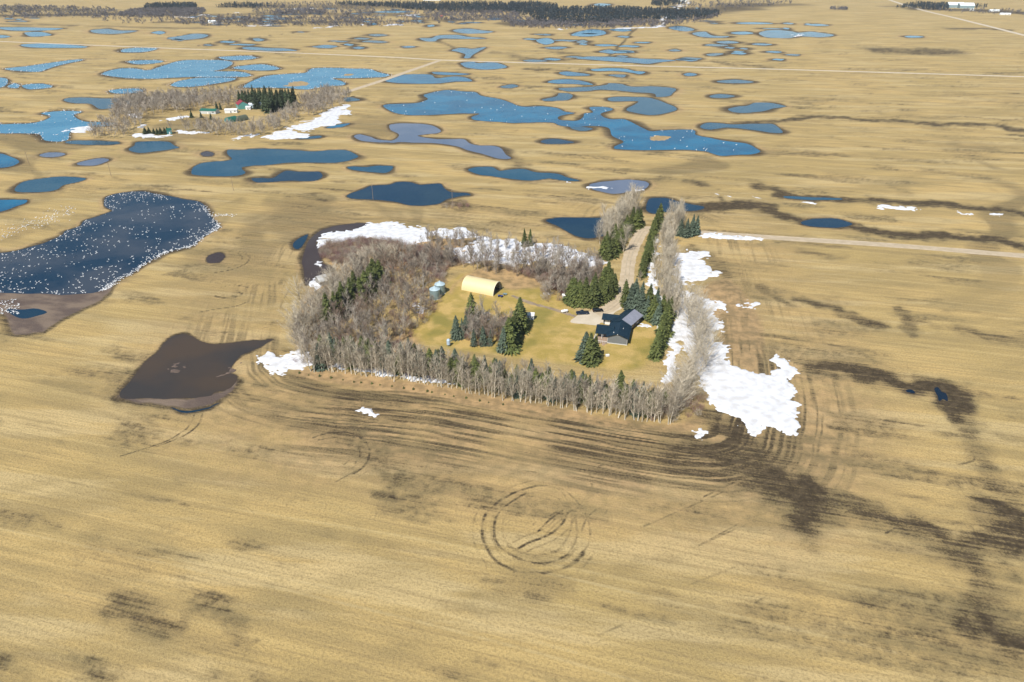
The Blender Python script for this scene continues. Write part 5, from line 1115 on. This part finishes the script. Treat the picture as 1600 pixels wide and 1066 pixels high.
for px, py, m, lab, r_ in ((362, 190, green, 'green arched steel shed at the far farmstead', R(60)), (378, 188, mat('olive_steel', (.10, .11, .07), .5), 'dark olive arched shed right of the green one', R(60))):
    x, y = G(px, py); t = thing('arched_shed', lab, 'shed', (x, y, 0), r_)
    mb = arch(MB(), -5, 5, 4.4, 4.3, 0, 14); mb.build('arched_roof', m, t)
    n = 14; MB().prism([(-4.3*math.cos(math.pi*i/n), 4.3*math.sin(math.pi*i/n)*1.04) for i in range(n+1)], -4.9, -4.8).build('end_wall', teal if m is green else m, t)
    MB().box(-4.97, -4.902, -1.5, 1.5, 0, 3).build('door', darks, t)
ws = mat('white_steel3', (.82, .88, .88), .4)
shed(1491, 12, 42, 34, 8, R(-14), mat('teal_grey_wall', (.22, .30, .32)), ws, 'left one of two big white barns near the horizon at top right', 7, 'distant_barn', 'barn', win=False)
shed(1508, 13, 40, 34, 8, R(-14), mat('teal_grey_wall', (.22, .30, .32)), ws, 'right one of two big white barns near the horizon at top right', 7, 'distant_barn', 'barn', win=False)
shed(1518, 17, 8, 8, 4, 0, white, white, 'tiny white shed right of the two big distant barns', 2, 'distant_shed')
shed(1553, 18, 26, 8, 3, R(-8), white, ws, 'long white shed on the dark field right of the distant barns', 2, 'distant_shed'); shed(1570, 23.5, 26, 8, 3, R(-8), white, ws, 'lower long white shed near the top right corner', 2, 'distant_shed')
shed(332, 36, 16, 10, 4, R(5), white, ws, 'lone white shed in the wetland brush left of centre on the horizon', 2, 'distant_shed')
shed(1066, 3, 26, 14, 6, 0, white, ws, 'tiny white building by the woods at the top centre', 3, 'distant_shed')
shed(690, 28, 6, 5, 4, 0, mat('rust_red', (.3, .08, .05)), mat('rust_red', (.3, .08, .05)), 'tiny rust-red hut in the brush near the top', 2, 'distant_shed', win=False)
shed(675, 1, 60, 14, 6, 0, white, ws, 'long white building on the horizon near the top centre-left', 3, 'distant_shed')

# ------------------------------------------------------------------ snow geese
gw = mat('goose_white', (.86, .86, .85), .6, var=.03); gb = mat('goose_dark', (.05, .05, .05), .7); gp = mat('goose_bill', (.6, .25, .15), .5)
def goose_mesh():
    mb = MB(); n = 6
    rings = [(-.42, .01, .20), (-.30, .10, .16), (-.1, .16, .13), (.12, .15, .13), (.27, .08, .17), (.33, .045, .26), (.36, .04, .42), (.42, .055, .50), (.50, .03, .49)]
    vs_ = [(x, r*math.cos(6.2832*i/n), z+r*.8*math.sin(6.2832*i/n)) for x, r, z in rings for i in range(n)]
    fs = [(a*n+i, a*n+(i+1) % n, (a+1)*n+(i+1) % n, (a+1)*n+i) for a in range(len(rings)-1) for i in range(n)]
    mb.add(vs_, fs, 0)
    mb.add([(-.30, .12, .20), (-.30, -.12, .20), (-.56, 0, .24)], [(0, 1, 2)], 1); mb.add([(.49, .02, .50), (.49, -.02, .50), (.58, 0, .47)], [(0, 1, 2)], 2)
    return mb
gm = goose_mesh(); goose_me = gm.mesh('snow_goose', [gw, gb, gp], True)
gr_ = np.random.default_rng(77)
P0 = SHORES[0]
def rand_in(P, n, edge=None):
    x = gr_.uniform(P[:, 0].min(), P[:, 0].max(), n); y = gr_.uniform(P[:, 1].min(), P[:, 1].max(), n); d = sdf(x, y, P)
    k = d > .4
    if edge is not None: k &= (gr_.random(n) < (edge+(1-edge)*np.exp(-d/5)))
    k &= fbm(x/16, y/16, 3, 3)*1.1+.30*gr_.random(n) > .60
    return list(zip(x[k], y[k]))
birds = rand_in(P0, 5200, .22)
i0 = [j for j in range(len(P0)) if P0[j, 0] > -195]
for _ in range(420):
    j = gr_.choice(i0); birds.append((P0[j, 0]+gr_.normal()*1.0, P0[j, 1]+gr_.normal()*1.0))
land = []
for _ in range(170):
    px, py = V6([(gr_.uniform(0, 450), 0)])[0]; yy = 200+(640-.35*(px*3.8)+gr_.normal()*22)/3.8075; land.append(G(px, yy))
land += [G(335+gr_.random()*35, 337+gr_.normal()*1.5) for _ in range(40)]
birds = [b for b in birds if abs(b[0]) < .75*(b[1]*cP+H*sP)*1.05]+land
birds += [G(gr_.uniform(0, 30), gr_.uniform(468, 492)) for _ in range(70)]
birds.sort(key=lambda b: b[0]**2+b[1]**2)
for k, (x, y) in enumerate(birds[:300]):
    o = link('snow_goose', goose_me, loc=(x, y, 0)); o.rotation_euler = (0, 0, gr_.random()*6.28); o.scale = (1.1,)*3
    o['label'] = 'white snow goose, one of many resting on and around the big lake at left'; o['category'] = 'goose'; o['group'] = 'snow geese on the big lake'
# the rest of the flock and the birds on the far lakes, too many to count
small = MB(); n = 5; rings = [(-.4, .02, .2), (-.1, .17, .14), (.2, .13, .16), (.34, .05, .4), (.48, .03, .46)]
small.add([(x, r*math.cos(6.2832*i/n), z+r*.8*math.sin(6.2832*i/n)) for x, r, z in rings for i in range(n)], [(a*n+i, a*n+(i+1) % n, (a+1)*n+(i+1) % n) for a in range(4) for i in range(n)]+[(a*n+i, (a+1)*n+(i+1) % n, (a+1)*n+i) for a in range(4) for i in range(n)])
sg = (np.array(small.v), np.array(small.f), 0)
far_b = []
for k, (kind, pts) in enumerate(PONDS):
    P = SHORES[k]; m_ = P.mean(0)
    if k and kind == 'pale' and 600 < m_[1] < 1300 and m_[0] < -60:
        A = (P[:, 0].max()-P[:, 0].min())*(P[:, 1].max()-P[:, 1].min())
        far_b += rand_in(P, int(A/75), .25)+[(P[j, 0]+gr_.normal()*2.5, P[j, 1]+gr_.normal()*2.5) for j in gr_.integers(0, len(P), int(len(P)*1.1))]
kb = [k for k in range(len(PONDS)) if len(PONDS[k][1]) > 65][0]
far_b += rand_in(SHORES[kb], 1500, .12)
far_b = [b for b in far_b if abs(b[0]) < 1.2*b[1]]
scatter('goose_flock', [sg], [gw], birds[300:], (1.0, 1.2), 'flock of white snow geese scattered over the rest of the big lake', 'geese')
scatter('far_goose_flock', [sg], [gw], far_b, (1.5, 2.0), 'white geese crowding the shores of the far pale lakes', 'geese')

# ------------------------------------------------------------------ air
hz = bpy.data.materials.new('haze_air'); hz.use_nodes = True; nt = hz.node_tree; nt.nodes.clear()
out = nt.nodes.new('ShaderNodeOutputMaterial'); pv = nt.nodes.new('ShaderNodeVolumePrincipled'); pv.inputs['Color'].default_value = (.80, .90, 1.0, 1); pv.inputs['Density'].default_value = .000045
nt.links.new(pv.outputs[0], out.inputs['Volume'])
MB().box(-9200, 9200, -9200, 9200, -2, 146).build('haze', hz, kind='stuff')
